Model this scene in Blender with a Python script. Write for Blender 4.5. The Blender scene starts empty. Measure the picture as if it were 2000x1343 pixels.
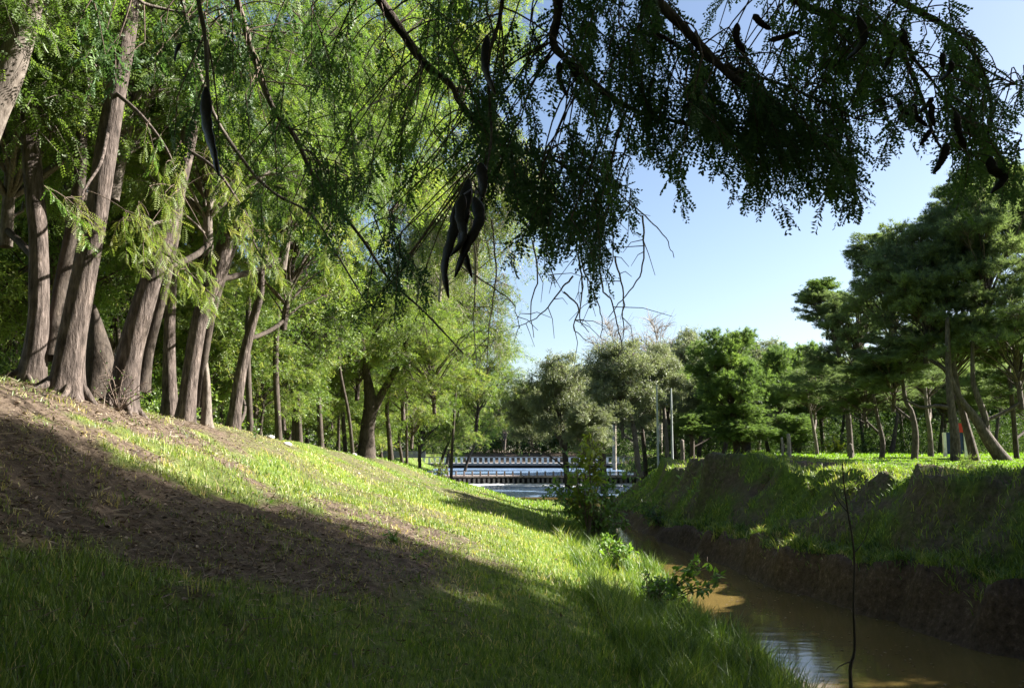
import bpy, math
import numpy as np
from mathutils import Vector

rng = np.random.default_rng(11)
SC = bpy.context.scene
COL = SC.collection

# ------------------------------------------------------------------ camera, sky, sun, exposure
F = 1700.0
PITCH = math.radians(6.66)
cam_d = bpy.data.cameras.new("camera")
cam = bpy.data.objects.new("camera", cam_d)
COL.objects.link(cam)
cam.location = (0, 0, 0)
cam.rotation_euler = (math.radians(90) + PITCH, 0, 0)
cam_d.sensor_width = 36
cam_d.lens = 36 * F / 2000
cam_d.clip_start = 0.05
cam_d.clip_end = 2000
SC.camera = cam

SUN_AZ, SUN_EL = math.radians(76), math.radians(31)     # azimuth clockwise from the view direction (+y)
world = bpy.data.worlds.new("World")
SC.world = world
world.use_nodes = True
wn = world.node_tree.nodes
wl = world.node_tree.links
wn.clear()
sky = wn.new("ShaderNodeTexSky")
sky.sky_type = 'NISHITA'
sky.sun_disc = False
sky.sun_elevation = SUN_EL
sky.sun_rotation = SUN_AZ
sky.altitude = 0
sky.air_density = 0.85
sky.dust_density = 1.3
sky.ozone_density = 1.0
bg = wn.new("ShaderNodeBackground")
bg.inputs[1].default_value = 0.050
wo = wn.new("ShaderNodeOutputWorld")
wl.new(sky.outputs[0], bg.inputs[0])
wl.new(bg.outputs[0], wo.inputs[0])

sd = bpy.data.lights.new("sun", 'SUN')
sd.energy = 5.0
sd.angle = math.radians(0.53)
sd.color = (1.0, 0.95, 0.87)
sun = bpy.data.objects.new("sun", sd)
COL.objects.link(sun)
sdir = Vector((math.sin(SUN_AZ) * math.cos(SUN_EL), math.cos(SUN_AZ) * math.cos(SUN_EL), math.sin(SUN_EL)))
sun.rotation_euler = sdir.to_track_quat('Z', 'Y').to_euler()

SC.view_settings.view_transform = 'Standard'
SC.view_settings.look = 'None'
SC.view_settings.gamma = 1
SC.view_settings.use_curve_mapping = False
SC.view_settings.exposure = 2.18
SC.render.engine = 'CYCLES'
SC.cycles.max_bounces = 5
SC.cycles.diffuse_bounces = 2
SC.cycles.glossy_bounces = 3
SC.cycles.transmission_bounces = 4
SC.cycles.use_denoising = True


HAZE = 0.0


def P(px, py, D):
    """A place seen at (px, py) of the 2000-wide photograph, D metres ahead."""
    u = (px - 1000) / F
    v = -(py - 671.5) / F
    d = np.array([u, math.cos(PITCH) - v * math.sin(PITCH), math.sin(PITCH) + v * math.cos(PITCH)])
    return d * (D / d[1])


# ------------------------------------------------------------------ numeric helpers
def _hash(ix, iy, s):
    h = (ix.astype(np.int64) * 374761393 + iy.astype(np.int64) * 668265263 + s * 1442695041) & 0xffffffff
    h = ((h ^ (h >> 13)) * 1274126177) & 0xffffffff
    return ((h ^ (h >> 16)) & 0xffff) / 65535.0


def vnoise(x, y, s=0):
    x = np.asarray(x, float); y = np.asarray(y, float)
    ix, iy = np.floor(x), np.floor(y)
    fx, fy = x - ix, y - iy
    fx = fx * fx * (3 - 2 * fx); fy = fy * fy * (3 - 2 * fy)
    a, b = _hash(ix, iy, s), _hash(ix + 1, iy, s)
    c, d = _hash(ix, iy + 1, s), _hash(ix + 1, iy + 1, s)
    return (a * (1 - fx) + b * fx) * (1 - fy) + (c * (1 - fx) + d * fx) * fy


def fbm(x, y, s=0, o=4):
    t, a, n = 0, 0.5, 0
    for i in range(o):
        t = t + a * vnoise(x * 2 ** i + 17.3 * i, y * 2 ** i + 9.1 * i, s + i)
        n += a; a *= 0.5
    return t / n


def sstep(a, b, x):
    t = np.clip((np.asarray(x, float) - a) / (b - a), 0, 1)
    return t * t * (3 - 2 * t)


def norm(v):
    return v / np.maximum(np.linalg.norm(v, axis=-1, keepdims=True), 1e-9)


def new_mesh(name, V, faces, mat, tint=None, smooth=False, attrs=None):
    me = bpy.data.meshes.new(name)
    V = np.ascontiguousarray(V, dtype=np.float32)
    me.vertices.add(len(V))
    me.vertices.foreach_set("co", V.ravel())
    li, ls, lt, off = [], [], [], 0
    for f in faces:
        f = np.asarray(f)
        if len(f) == 0:
            continue
        k = f.shape[1]
        li.append(f.ravel())
        ls.append(off + np.arange(len(f)) * k)
        off += f.size
    li = np.concatenate(li).astype(np.int32)
    ls = np.concatenate(ls).astype(np.int32)
    me.loops.add(len(li)); me.loops.foreach_set("vertex_index", li)
    me.polygons.add(len(ls)); me.polygons.foreach_set("loop_start", ls)
    me.polygons.foreach_set("use_smooth", np.full(len(ls), smooth))
    me.update(calc_edges=True)
    at = dict(attrs or {})
    if tint is not None:
        at["tint"] = tint
    for k_, v_ in at.items():
        a = me.attributes.new(k_, 'FLOAT', 'POINT')
        a.data.foreach_set("value", np.asarray(v_, dtype=np.float32))
    if mat:
        me.materials.append(mat)
    return me


def obj(name, me, parent=None, loc=None, **props):
    o = bpy.data.objects.new(name, me)
    COL.objects.link(o)
    if parent is not None:
        o.parent = parent
    if loc is not None:
        o.location = loc
    for k, v in props.items():
        if v:
            o[k] = v
    return o


def empty(name, loc, label, category, group=None):
    o = bpy.data.objects.new(name, None)
    COL.objects.link(o)
    o.location = loc
    o.empty_display_size = 0.2
    o["label"] = label
    o["category"] = category
    if group:
        o["group"] = group
    return o


class Geo:
    """Collects vertices and faces with a tint value per vertex."""
    def __init__(self):
        self.V, self.Q, self.T, self.t, self.n = [], [], [], [], 0

    def add(self, V, quads=None, tris=None, tint=None):
        V = np.asarray(V, float).reshape(-1, 3)
        self.V.append(V)
        if quads is not None and len(quads):
            self.Q.append(np.asarray(quads) + self.n)
        if tris is not None and len(tris):
            self.T.append(np.asarray(tris) + self.n)
        self.t.append(np.full(len(V), 0.5) if tint is None else np.asarray(tint, float))
        self.n += len(V)

    def mesh(self, name, mat, smooth=False, origin=None):
        V = np.concatenate(self.V)
        if origin is not None:
            V = V - np.asarray(origin)
        fs = []
        if self.Q: fs.append(np.concatenate(self.Q))
        if self.T: fs.append(np.concatenate(self.T))
        return new_mesh(name, V, fs, mat, np.concatenate(self.t), smooth)

    # many thin tubes at once: pts (T,n,3), rad (T,n)
    def tubes(self, pts, rad, sides=4):
        pts = np.asarray(pts, float); rad = np.asarray(rad, float)
        T, n = pts.shape[:2]
        tan = norm(np.gradient(pts, axis=1))
        m = norm(pts[:, -1] - pts[:, 0])
        ref = np.where(np.abs(m[:, 2:3]) > 0.8, np.array([[1.0, 0.1, 0]]), np.array([[0, 0.1, 1.0]]))
        ref = np.repeat(ref[:, None, :], n, 1)
        a = norm(np.cross(tan, ref)); b = np.cross(tan, a)
        th = np.arange(sides) * 2 * math.pi / sides
        ring = a[:, :, None, :] * np.cos(th)[None, None, :, None] + b[:, :, None, :] * np.sin(th)[None, None, :, None]
        V = pts[:, :, None, :] + ring * rad[:, :, None, None]
        i = np.arange(T)[:, None, None] * n * sides
        j = np.arange(n - 1)[None, :, None] * sides
        k = np.arange(sides)[None, None, :]
        k2 = (k + 1) % sides
        q = np.stack([i + j + k, i + j + k2, i + j + sides + k2, i + j + sides + k], -1).reshape(-1, 4)
        self.add(V.reshape(-1, 3), quads=q)


def catmull(pts, m):
    pts = np.asarray(pts, float)
    n = len(pts)
    p = np.vstack([2 * pts[0] - pts[1], pts, 2 * pts[-1] - pts[-2]])
    out = []
    for i in range(n - 1):
        p0, p1, p2, p3 = p[i:i + 4]
        for t in np.arange(m) / m:
            out.append(0.5 * (2 * p1 + (p2 - p0) * t + (2 * p0 - 5 * p1 + 4 * p2 - p3) * t * t + (3 * p1 - p0 - 3 * p2 + p3) * t ** 3))
    out.append(pts[-1])
    return np.array(out)


def trunk_geo(g, pts, rad, sides=20, sub=6, ridges=0.06, flare=0.0, seed=0):
    """A bark-ridged trunk along pts with optional root flare at the bottom."""
    c = catmull(np.column_stack([pts, rad]), sub)
    p, r = c[:, :3], c[:, 3]
    n = len(p)
    tan = norm(np.gradient(p, axis=0))
    a = norm(np.cross(tan, np.array([0.05, 1.0, 0.1])))
    b = np.cross(tan, a)
    th = np.arange(sides) * 2 * math.pi / sides
    L = np.concatenate([[0], np.cumsum(np.linalg.norm(np.diff(p, axis=0), axis=1))])
    TH, LL = np.meshgrid(th, L)
    R = r[:, None] * (1 + ridges * (2 * vnoise(TH / (2 * math.pi) * 11 % 11, LL * 1.6 + TH, seed) - 1)
                      + ridges * 1.3 * (2 * vnoise(np.cos(TH) * 1.6 + 5, np.sin(TH) * 1.6 + LL * 1.1, seed + 5) - 1))
    if flare > 0:
        lob = 0.5 + 0.5 * np.cos(TH * 5 + seed + 2 * vnoise(TH, TH, seed))
        R *= 1 + flare * np.exp(-LL / 0.28) * (0.35 + 1.0 * lob)
    V = p[:, None, :] + (a[:, None, :] * np.cos(TH)[..., None] + b[:, None, :] * np.sin(TH)[..., None]) * R[..., None]
    j = np.arange(n - 1)[:, None] * sides
    k = np.arange(sides)[None, :]
    q = np.stack([j + k, j + (k + 1) % sides, j + sides + (k + 1) % sides, j + sides + k], -1).reshape(-1, 4)
    V = V.reshape(-1, 3)
    top = len(V)
    V = np.vstack([V, p[-1] + tan[-1] * r[-1] * 0.5])
    kk = np.arange(sides)
    tr = np.column_stack([(n - 1) * sides + kk, (n - 1) * sides + (kk + 1) % sides, np.full(sides, top)])
    g.add(V, quads=q, tris=tr)


# ------------------------------------------------------------------ leaf templates: (side, along, up)
def tpl_frond(pairs, lw=0.10, ll=0.30, droop=0.25, jit=0.0, seed=0):
    V, Q = [], []
    jr = np.random.default_rng(seed)
    for i in range(pairs):
        t = 0.12 + 0.86 * i / max(1, pairs - 1)
        z = -droop * t * t
        L = ll * (1 - 0.35 * abs(2 * t - 1) ** 2)
        for s in (-1, 1):
            b = np.array([0.0, t, z])
            if jit and jr.random() < .10:
                continue
            d = norm(np.array([s * 1.0, 0.35, -0.28]) + jr.normal(size=3) * jit)
            w = np.array([0, lw, 0.02 * s])
            k = len(V)
            V += [b, b + d * L * 0.5 - w * 0.5, b + d * L, b + d * L * 0.5 + w * 0.5]
            Q.append([k, k + 1, k + 2, k + 3])
    return np.array(V), np.array(Q), None


def tpl_tuft(n=8, spread=0.75, w=0.045, seed=0):
    r = np.random.default_rng(seed)
    V, T = [], []
    for i in range(n):
        a = 2 * math.pi * i / n + r.uniform(-.3, .3)
        e = r.uniform(0.15, 1.0) * spread
        d = np.array([math.cos(a) * e, 1.0 - 0.6 * e, math.sin(a) * e])
        d = norm(d) * r.uniform(.75, 1.1)
        p = norm(np.cross(d, r.normal(size=3)))
        k = len(V)
        V += [p * w, -p * w, d]
        T.append([k, k + 1, k + 2])
    return np.array(V), None, np.array(T)


def tpl_leaf(w=0.42):
    V = np.array([[0, 0, 0], [-w / 2, .45, .06], [0, 1, -.08], [w / 2, .45, .06]])
    return V, None, np.array([[0, 2, 1], [0, 3, 2]])


def tpl_spray(n=5, w=0.3, seed=0, ll=0.5):
    r = np.random.default_rng(seed)
    V, Q = [], []
    for i in range(n):
        t = (i + .5) / n
        b = np.array([r.uniform(-.1, .1), t * 0.75, r.uniform(-.1, .1) - .2 * t * t])
        d = norm(np.array([(-1) ** i * r.uniform(.4, 1), r.uniform(.1, .9), r.uniform(-.5, .3)]))
        p = norm(np.cross(d, r.normal(size=3) + np.array([0, 0, 1.5])))
        k = len(V)
        V += [b, b + d * ll * .5 - p * w * ll * .5, b + d * ll, b + d * ll * .5 + p * w * ll * .5]
        Q.append([k, k + 1, k + 2, k + 3])
    return np.array(V), np.array(Q), None


def scatter(g, pos, dr, size, tpl, tint, up=None, r=None, roll=0.8):
    TV, TQ, TT = tpl
    N = len(pos)
    if N == 0:
        return
    d = norm(dr)
    u = np.tile(np.array([0, 0, 1.0]), (N, 1)) if up is None else up
    u = u + (r or rng).normal(size=(N, 3)) * roll
    side = norm(np.cross(d, u)); nn = np.cross(side, d)
    V = pos[:, None, :] + size[:, None, None] * (side[:, None, :] * TV[None, :, 0:1] + d[:, None, :] * TV[None, :, 1:2] + nn[:, None, :] * TV[None, :, 2:3])
    k = len(TV)
    off = np.arange(N)[:, None, None] * k
    g.add(V.reshape(-1, 3), quads=None if TQ is None else (TQ[None] + off).reshape(-1, TQ.shape[1]),
          tris=None if TT is None else (TT[None] + off).reshape(-1, 3), tint=np.repeat(tint, k))


# ------------------------------------------------------------------ materials
def nodes(name):
    m = bpy.data.materials.new(name)
    m.use_nodes = True
    nt = m.node_tree
    nt.nodes.clear()
    out = nt.nodes.new("ShaderNodeOutputMaterial")
    return m, nt, out


def ramp(nt, stops, fac):
    r = nt.nodes.new("ShaderNodeValToRGB")
    el = r.color_ramp.elements
    while len(el) > 1:
        el.remove(el[-1])
    el[0].position = stops[0][0]; el[0].color = (*stops[0][1], 1)
    for p, c in stops[1:]:
        e = el.new(p); e.color = (*c, 1)
    nt.links.new(fac, r.inputs[0])
    return r.outputs[0]


def leaf_mat(name, stops, trans=0.45, tcol=(1.12, 1.15, 0.75), gloss=0.06):
    m, nt, out = nodes(name)
    at = nt.nodes.new("ShaderNodeAttribute"); at.attribute_name = "tint"
    c = ramp(nt, stops, at.outputs["Fac"])
    df = nt.nodes.new("ShaderNodeBsdfDiffuse"); nt.links.new(c, df.inputs[0])
    mul = nt.nodes.new("ShaderNodeMix"); mul.data_type = 'RGBA'; mul.blend_type = 'MULTIPLY'
    mul.inputs[0].default_value = 1
    nt.links.new(c, mul.inputs[6]); mul.inputs[7].default_value = (*tcol, 1)
    tr = nt.nodes.new("ShaderNodeBsdfTranslucent"); nt.links.new(mul.outputs[2], tr.inputs[0])
    mx = nt.nodes.new("ShaderNodeMixShader"); mx.inputs[0].default_value = trans
    nt.links.new(df.outputs[0], mx.inputs[1]); nt.links.new(tr.outputs[0], mx.inputs[2])
    gl = nt.nodes.new("ShaderNodeBsdfGlossy"); gl.inputs["Roughness"].default_value = 0.55
    gl.inputs[0].default_value = (1, 1, 1, 1)
    m2 = nt.nodes.new("ShaderNodeMixShader"); m2.inputs[0].default_value = gloss
    nt.links.new(mx.outputs[0], m2.inputs[1]); nt.links.new(gl.outputs[0], m2.inputs[2])
    nt.links.new(m2.outputs[0], out.inputs[0])
    return m


def rough_mat(name, stops, scale=(6, 6, 1.2), nscale=5.0, bump=0.6, rough=0.9, detail=6.0, dist=0.03, blotch=.85):
    m, nt, out = nodes(name)
    tc = nt.nodes.new("ShaderNodeTexCoord")
    mp = nt.nodes.new("ShaderNodeMapping"); mp.inputs["Scale"].default_value = scale
    nt.links.new(tc.outputs["Object"], mp.inputs[0])
    n1 = nt.nodes.new("ShaderNodeTexNoise"); n1.inputs["Scale"].default_value = nscale
    n1.inputs["Detail"].default_value = detail; n1.inputs["Roughness"].default_value = 0.65
    nt.links.new(mp.outputs[0], n1.inputs["Vector"])
    c = ramp(nt, stops, n1.outputs["Fac"])
    n2 = nt.nodes.new("ShaderNodeTexNoise"); n2.inputs["Scale"].default_value = 2.1
    n2.inputs["Detail"].default_value = 5; n2.inputs["Roughness"].default_value = .7
    nt.links.new(tc.outputs["Object"], n2.inputs["Vector"])
    bl = ramp(nt, [(.34, (.55, .52, .48)), (.5, (1, 1, 1)), (.62, (1.15, 1.12, 1.08)), (.72, (.85, 1.0, .72))], n2.outputs["Fac"])
    mu = nt.nodes.new("ShaderNodeMix"); mu.data_type = 'RGBA'; mu.blend_type = 'MULTIPLY'; mu.inputs[0].default_value = blotch
    nt.links.new(c, mu.inputs[6]); nt.links.new(bl, mu.inputs[7]); c = mu.outputs[2]
    b = nt.nodes.new("ShaderNodeBsdfPrincipled")
    b.inputs["Roughness"].default_value = rough
    b.inputs["Specular IOR Level"].default_value = 0.2
    nt.links.new(c, b.inputs["Base Color"])
    bp = nt.nodes.new("ShaderNodeBump"); bp.inputs["Strength"].default_value = bump; bp.inputs["Distance"].default_value = dist
    nt.links.new(n1.outputs["Fac"], bp.inputs["Height"]); nt.links.new(bp.outputs[0], b.inputs["Normal"])
    nt.links.new(b.outputs[0], out.inputs[0])
    return m


M = {}
M['locust_leaf'] = leaf_mat("locust_leaf", [(0, (.042, .080, .018)), (.45, (.110, .185, .032)), (.8, (.20, .275, .050)), (1, (.29, .30, .08))], .55, gloss=.03)
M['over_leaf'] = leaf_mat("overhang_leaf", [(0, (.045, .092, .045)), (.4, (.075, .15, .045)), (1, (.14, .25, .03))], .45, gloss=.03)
M['willow_leaf'] = leaf_mat("willowy_leaf", [(0, (.08, .13, .02)), (.5, (.15, .21, .04)), (1, (.28, .28, .09))], .5, gloss=.04)
M['pine_leaf'] = leaf_mat("pine_needle", [(0, (.085, .125, .065)), (.5, (.155, .215, .085)), (1, (.25, .32, .11))], .5, gloss=.03)
M['green_leaf'] = leaf_mat("bright_leaf", [(0, (.08, .135, .045)), (.5, (.145, .225, .055)), (1, (.23, .32, .075))], .5, gloss=.03)
M['olive_leaf'] = leaf_mat("olive_leaf", [(0, (.10, .13, .06)), (.5, (.19, .22, .105)), (1, (.33, .35, .19))], .45, tcol=(1, 1.05, .7), gloss=.05)
M['bush_leaf'] = leaf_mat("bush_leaf", [(0, (.03, .08, .012)), (.6, (.09, .20, .02)), (1, (.18, .30, .04))], .5, gloss=.06)
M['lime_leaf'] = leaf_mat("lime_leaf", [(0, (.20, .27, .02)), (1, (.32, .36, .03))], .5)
M['bark'] = rough_mat("locust_bark", [(.30, (.022, .017, .014)), (.48, (.085, .067, .058)), (.60, (.14, .112, .098)), (.75, (.25, .205, .185))], (7, 7, 1.3), 3.2, .9, dist=.05)
M['pale_bark'] = rough_mat("pale_bark", [(.3, (.07, .055, .045)), (.6, (.20, .17, .145)), (.8, (.32, .28, .24))], (8, 8, 2), 3.0, .6)
M['pine_bark'] = rough_mat("pine_bark", [(.3, (.04, .03, .025)), (.55, (.11, .09, .075)), (.8, (.24, .20, .17))], (7, 7, 2), 3.0, .8)
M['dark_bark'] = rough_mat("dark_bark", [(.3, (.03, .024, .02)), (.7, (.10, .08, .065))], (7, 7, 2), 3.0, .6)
M['twig'] = rough_mat("twig_bark", [(.3, (.06, .045, .035)), (.7, (.20, .15, .12))], (20, 20, 20), 3.0, .3)
M['pale_twig'] = rough_mat("pale_twig", [(.3, (.20, .17, .14)), (.7, (.42, .37, .31))], (20, 20, 20), 3.0, .2)
M['pod'] = rough_mat("seed_pod", [(.3, (.012, .008, .006)), (.7, (.035, .022, .016))], (30, 30, 30), 2.0, .5, .38, dist=.004)
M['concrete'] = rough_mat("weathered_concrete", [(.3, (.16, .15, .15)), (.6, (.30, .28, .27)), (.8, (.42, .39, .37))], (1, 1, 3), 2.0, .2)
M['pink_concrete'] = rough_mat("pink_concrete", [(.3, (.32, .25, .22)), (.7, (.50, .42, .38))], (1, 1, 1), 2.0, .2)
M['dark_concrete'] = rough_mat("wet_shade_dark_concrete", [(.3, (.03, .03, .035)), (.7, (.10, .09, .09))], (1, 1, 3), 2.0, .2)
M['white_paint'] = rough_mat("white_paint", [(.2, (.62, .61, .58)), (.7, (.80, .79, .77))], (2, 2, 2), 2.0, .05, .5)
M['grey_paint'] = rough_mat("grey_paint", [(.2, (.30, .33, .33)), (.7, (.42, .45, .45))], (2, 2, 2), 2.0, .05, .5)
M['red_paint'] = rough_mat("red_paint", [(.2, (.42, .03, .02)), (.7, (.55, .05, .035))], (2, 2, 2), 2.0, .05, .45)
M['blue_paint'] = rough_mat("blue_paint", [(.2, (.02, .035, .10)), (.7, (.03, .05, .14))], (2, 2, 2), 2.0, .05, .45)
M['stone'] = rough_mat("pale_stone", [(.2, (.40, .38, .35)), (.7, (.68, .66, .62))], (9, 9, 9), 1.0, .4)
M['wood_post'] = rough_mat("weathered_wood", [(.3, (.18, .16, .14)), (.7, (.38, .34, .30))], (12, 12, 2), 2.0, .5)


def grass_mat(name, c0, c1, c2, dry):
    return leaf_mat(name, [(0, c0), (.35, c1), (.68, c2), (.82, dry), (1, (dry[0] * 1.25, dry[1] * 1.15, dry[2] * 1.1))], .4, tcol=(1.1, 1.2, .6), gloss=.05)


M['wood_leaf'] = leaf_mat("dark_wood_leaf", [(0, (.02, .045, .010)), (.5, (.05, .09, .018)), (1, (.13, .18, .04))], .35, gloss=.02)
M['grass'] = grass_mat("meadow_grass", (.035, .080, .014), (.14, .225, .030), (.33, .37, .055), (.50, .42, .20))
M['lawn'] = grass_mat("lawn_grass", (.11, .24, .010), (.20, .34, .015), (.30, .42, .03), (.38, .38, .10))
M['litter'] = leaf_mat("dry_litter", [(0, (.05, .032, .022)), (.5, (.13, .09, .06)), (1, (.30, .24, .16))], .15, tcol=(1, .9, .7), gloss=.04)


def ground_mat():
    m, nt, out = nodes("bank_ground")
    L = nt.links
    tc = nt.nodes.new("ShaderNodeTexCoord")

    def noise(s, d=5, r=.6):
        n = nt.nodes.new("ShaderNodeTexNoise"); n.inputs["Scale"].default_value = s
        n.inputs["Detail"].default_value = d; n.inputs["Roughness"].default_value = r
        L.new(tc.outputs["Object"], n.inputs["Vector"]); return n.outputs["Fac"]

    def attr(nm):
        a = nt.nodes.new("ShaderNodeAttribute"); a.attribute_name = nm; return a.outputs["Fac"]
    soil = ramp(nt, [(.3, (.04, .028, .020)), (.5, (.10, .074, .054)), (.7, (.20, .15, .11))], noise(9, 8, .7))
    grass = ramp(nt, [(.3, (.04, .075, .010)), (.5, (.09, .14, .018)), (.7, (.18, .22, .04))], noise(7, 8, .7))
    cut = ramp(nt, [(.32, (.025, .017, .012)), (.46, (.085, .056, .040)), (.56, (.12, .08, .06)), (.68, (.24, .17, .13))], noise(8, 10, .78))

    def mix(f, a, b):
        x = nt.nodes.new("ShaderNodeMix"); x.data_type = 'RGBA'
        L.new(f, x.inputs[0]); L.new(a, x.inputs[6]); L.new(b, x.inputs[7]); return x.outputs[2]
    ad = nt.nodes.new("ShaderNodeMath"); ad.operation = 'MULTIPLY_ADD'
    L.new(noise(3.5, 6, .7), ad.inputs[0]); ad.inputs[1].default_value = 1.2; ad.inputs[2].default_value = -.6
    a2 = nt.nodes.new("ShaderNodeMath"); a2.operation = 'ADD'; a2.use_clamp = True
    L.new(ad.outputs[0], a2.inputs[0]); L.new(attr("green"), a2.inputs[1])
    c = mix(a2.outputs[0], soil, grass)
    c = mix(attr("cut"), c, cut)
    b = nt.nodes.new("ShaderNodeBsdfPrincipled"); b.inputs["Roughness"].default_value = .95
    b.inputs["Specular IOR Level"].default_value = .15
    L.new(c, b.inputs["Base Color"])
    bp = nt.nodes.new("ShaderNodeBump"); bp.inputs["Strength"].default_value = .8; bp.inputs["Distance"].default_value = .05
    L.new(noise(14, 10, .75), bp.inputs["Height"]); L.new(bp.outputs[0], b.inputs["Normal"])
    L.new(b.outputs[0], out.inputs[0])
    return m


def water_mat(name, col, rough, wscale, strength):
    m, nt, out = nodes(name)
    tc = nt.nodes.new("ShaderNodeTexCoord")
    mp = nt.nodes.new("ShaderNodeMapping"); mp.inputs["Scale"].default_value = wscale
    nt.links.new(tc.outputs["Object"], mp.inputs[0])
    n = nt.nodes.new("ShaderNodeTexNoise"); n.inputs["Scale"].default_value = 1.0; n.inputs["Detail"].default_value = 3
    nt.links.new(mp.outputs[0], n.inputs["Vector"])
    n2 = nt.nodes.new("ShaderNodeTexNoise"); n2.inputs["Scale"].default_value = .6; n2.inputs["Detail"].default_value = 4
    nt.links.new(tc.outputs["Object"], n2.inputs["Vector"])
    c = ramp(nt, [(.3, tuple(x * .8 for x in col)), (.7, tuple(x * 1.15 for x in col))], n2.outputs["Fac"])
    b = nt.nodes.new("ShaderNodeBsdfPrincipled")
    nt.links.new(c, b.inputs["Base Color"])
    b.inputs["Roughness"].default_value = rough
    b.inputs["IOR"].default_value = 1.33
    bp = nt.nodes.new("ShaderNodeBump"); bp.inputs["Strength"].default_value = strength; bp.inputs["Distance"].default_value = .05 if strength > .9 else .02
    nt.links.new(n.outputs["Fac"], bp.inputs["Height"]); nt.links.new(bp.outputs[0], b.inputs["Normal"])
    nt.links.new(b.outputs[0], out.inputs[0])
    return m


M['ground'] = ground_mat()
M['stream'] = water_mat("muddy_water", (.15, .105, .034), .08, (1.1, 3.6, 1), .22)
M['pool'] = water_mat("pool_water", (.17, .25, .38), .22, (1.2, 3, 1), 1.0)  # blue base colour stands in for reflected sky
M['foam'] = rough_mat("foam", [(.3, (.55, .58, .60)), (.7, (.85, .86, .87))], (1, 1, 1), 6, .6, .7)

# ------------------------------------------------------------------ terrain
WATER = -3.0
_s = np.array([0, .25, 1.5, 3.3, 6.8, 8.8, 10, 12, 40]); _p = np.array([0, .06, .115, .30, .57, .85, .945, 1, 1.0])
_sx = np.linspace(0, 40, 2001); _px = np.convolve(np.pad(np.interp(_sx, _s, _p), 20, 'edge'), np.ones(41) / 41, 'valid')
_px[:13] = np.interp(_sx[:13], _s, _p)


def x_left(y):
    return 3.3 + .12 * np.sin(y * .7) - 6.3 * sstep(44, 50, y) - 3 * sstep(50, 62, y)


def x_right(y):
    b = np.interp(y, [-30, 6, 10, 12, 13.8, 19, 25, 30, 36, 44, 52, 60, 120], [10, 9, 8.2, 7.4, 6.9, 5.65, 5.0, 4.6, 4.25, 4.8, 7.5, 9.5, 10])
    return b + .22 * (vnoise(y * .9, y * 0 + 3, 3) - .5) + .22 * (vnoise(y * 2.6, y * 0 + 3, 4) - .5)


def height(x, y, detail=True):
    x = np.asarray(x, float); y = np.asarray(y, float)
    xl, xr = x_left(y), x_right(y)
    # left bank
    s = np.maximum(xl - x, 0) * (1 + 1.3 * sstep(44, 52, y))
    s = s - 1.3 * sstep(30, 40, y) * (1 - sstep(44, 50, y)) * np.exp(-((s - 3) / 2.4) ** 2)
    s = np.maximum(s, 0)
    zp = np.interp(y, [-30, 5, 11, 16, 22, 30, 36, 45, 60, 110], [1.4, 1.2, 1.10, .90, .52, .1, -.2, -.6, -.9, -1])
    zl = WATER + (zp - WATER) * np.interp(s, _sx, _px)
    zl += (fbm(x * .55, y * .55, 21) - .5) * .30 * sstep(1, 5, s)
    # right bank
    q = np.maximum(x - xr, 0)
    zr_top = np.interp(y, [5, 13, 17, 21, 24, 27, 30, 35, 45, 60, 110], [-.3, -.42, -.60, -.66, -.50, -.38, -.50, -.80, -.95, -.95, -1.0])
    led = np.interp(y, [8, 12, 17, 24, 28, 34], [-1.85, -1.95, -2.12, -2.25, -2.55, -2.65]) + .34 * (vnoise(y * .8, y * 0, 8) - .5) + .22 * (vnoise(y * 2.3, x * .8, 9) - .5)
    gul = (vnoise(y * .42 + 2, y * 0 + .5, 14) - .5) * 1.7 + (vnoise(y * 1.3, y * 0 + .5, 15) - .5) * .5
    e = 2.35 + 1.0 * gul
    top = np.minimum(zr_top + .34 * (fbm(x * .3, y * .45, 33) - .45), -.05)
    a1 = np.clip(q / (.20 + .30 * vnoise(y * 1.9, y * 0 + 1, 18)), 0, 1) ** (.6 + .9 * vnoise(y * 2.7, y * 0 + 1, 19))
    t = np.clip((q - 1.05) / np.maximum(e - 1.05, .5), 0, 1)
    bench = led + .06 * q
    zA = np.where(q < .52, WATER + (led - WATER) * a1, bench + (top - bench) * (t ** .85) * (1 - .22 * np.sin(t * math.pi)))
    tB = np.clip(q / (e + 1.2), 0, 1)
    zB = WATER + (top - WATER) * (tB ** .75)
    w = sstep(38, 44, y)
    zr = zA * (1 - w) + zB * w
    zr = zr + (-.50 + .22 * sstep(20, 13, y) - top) * sstep(e + .8, e + 5, q)
    zr += (fbm(x * .9, y * .9, 31) - .5) * .85 * np.clip(q - .6, 0, 1) * (1 - .8 * sstep(e, e + 2.5, q))
    # bed
    mid = np.minimum(x - xl, xr - x)
    bed = WATER - .5 * np.clip(mid * 1.5, 0, 1)
    z = np.where(x < xl, zl, np.where(x > xr, zr, bed))
    z = z + (-1.0 - z) * sstep(103, 112, y)
    if detail:
        z = z + (fbm(x * 3.3, y * 3.3, 41, 3) - .5) * .10 * (1 - np.clip(mid * 2 + 1, 0, 1))
    return z


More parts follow.
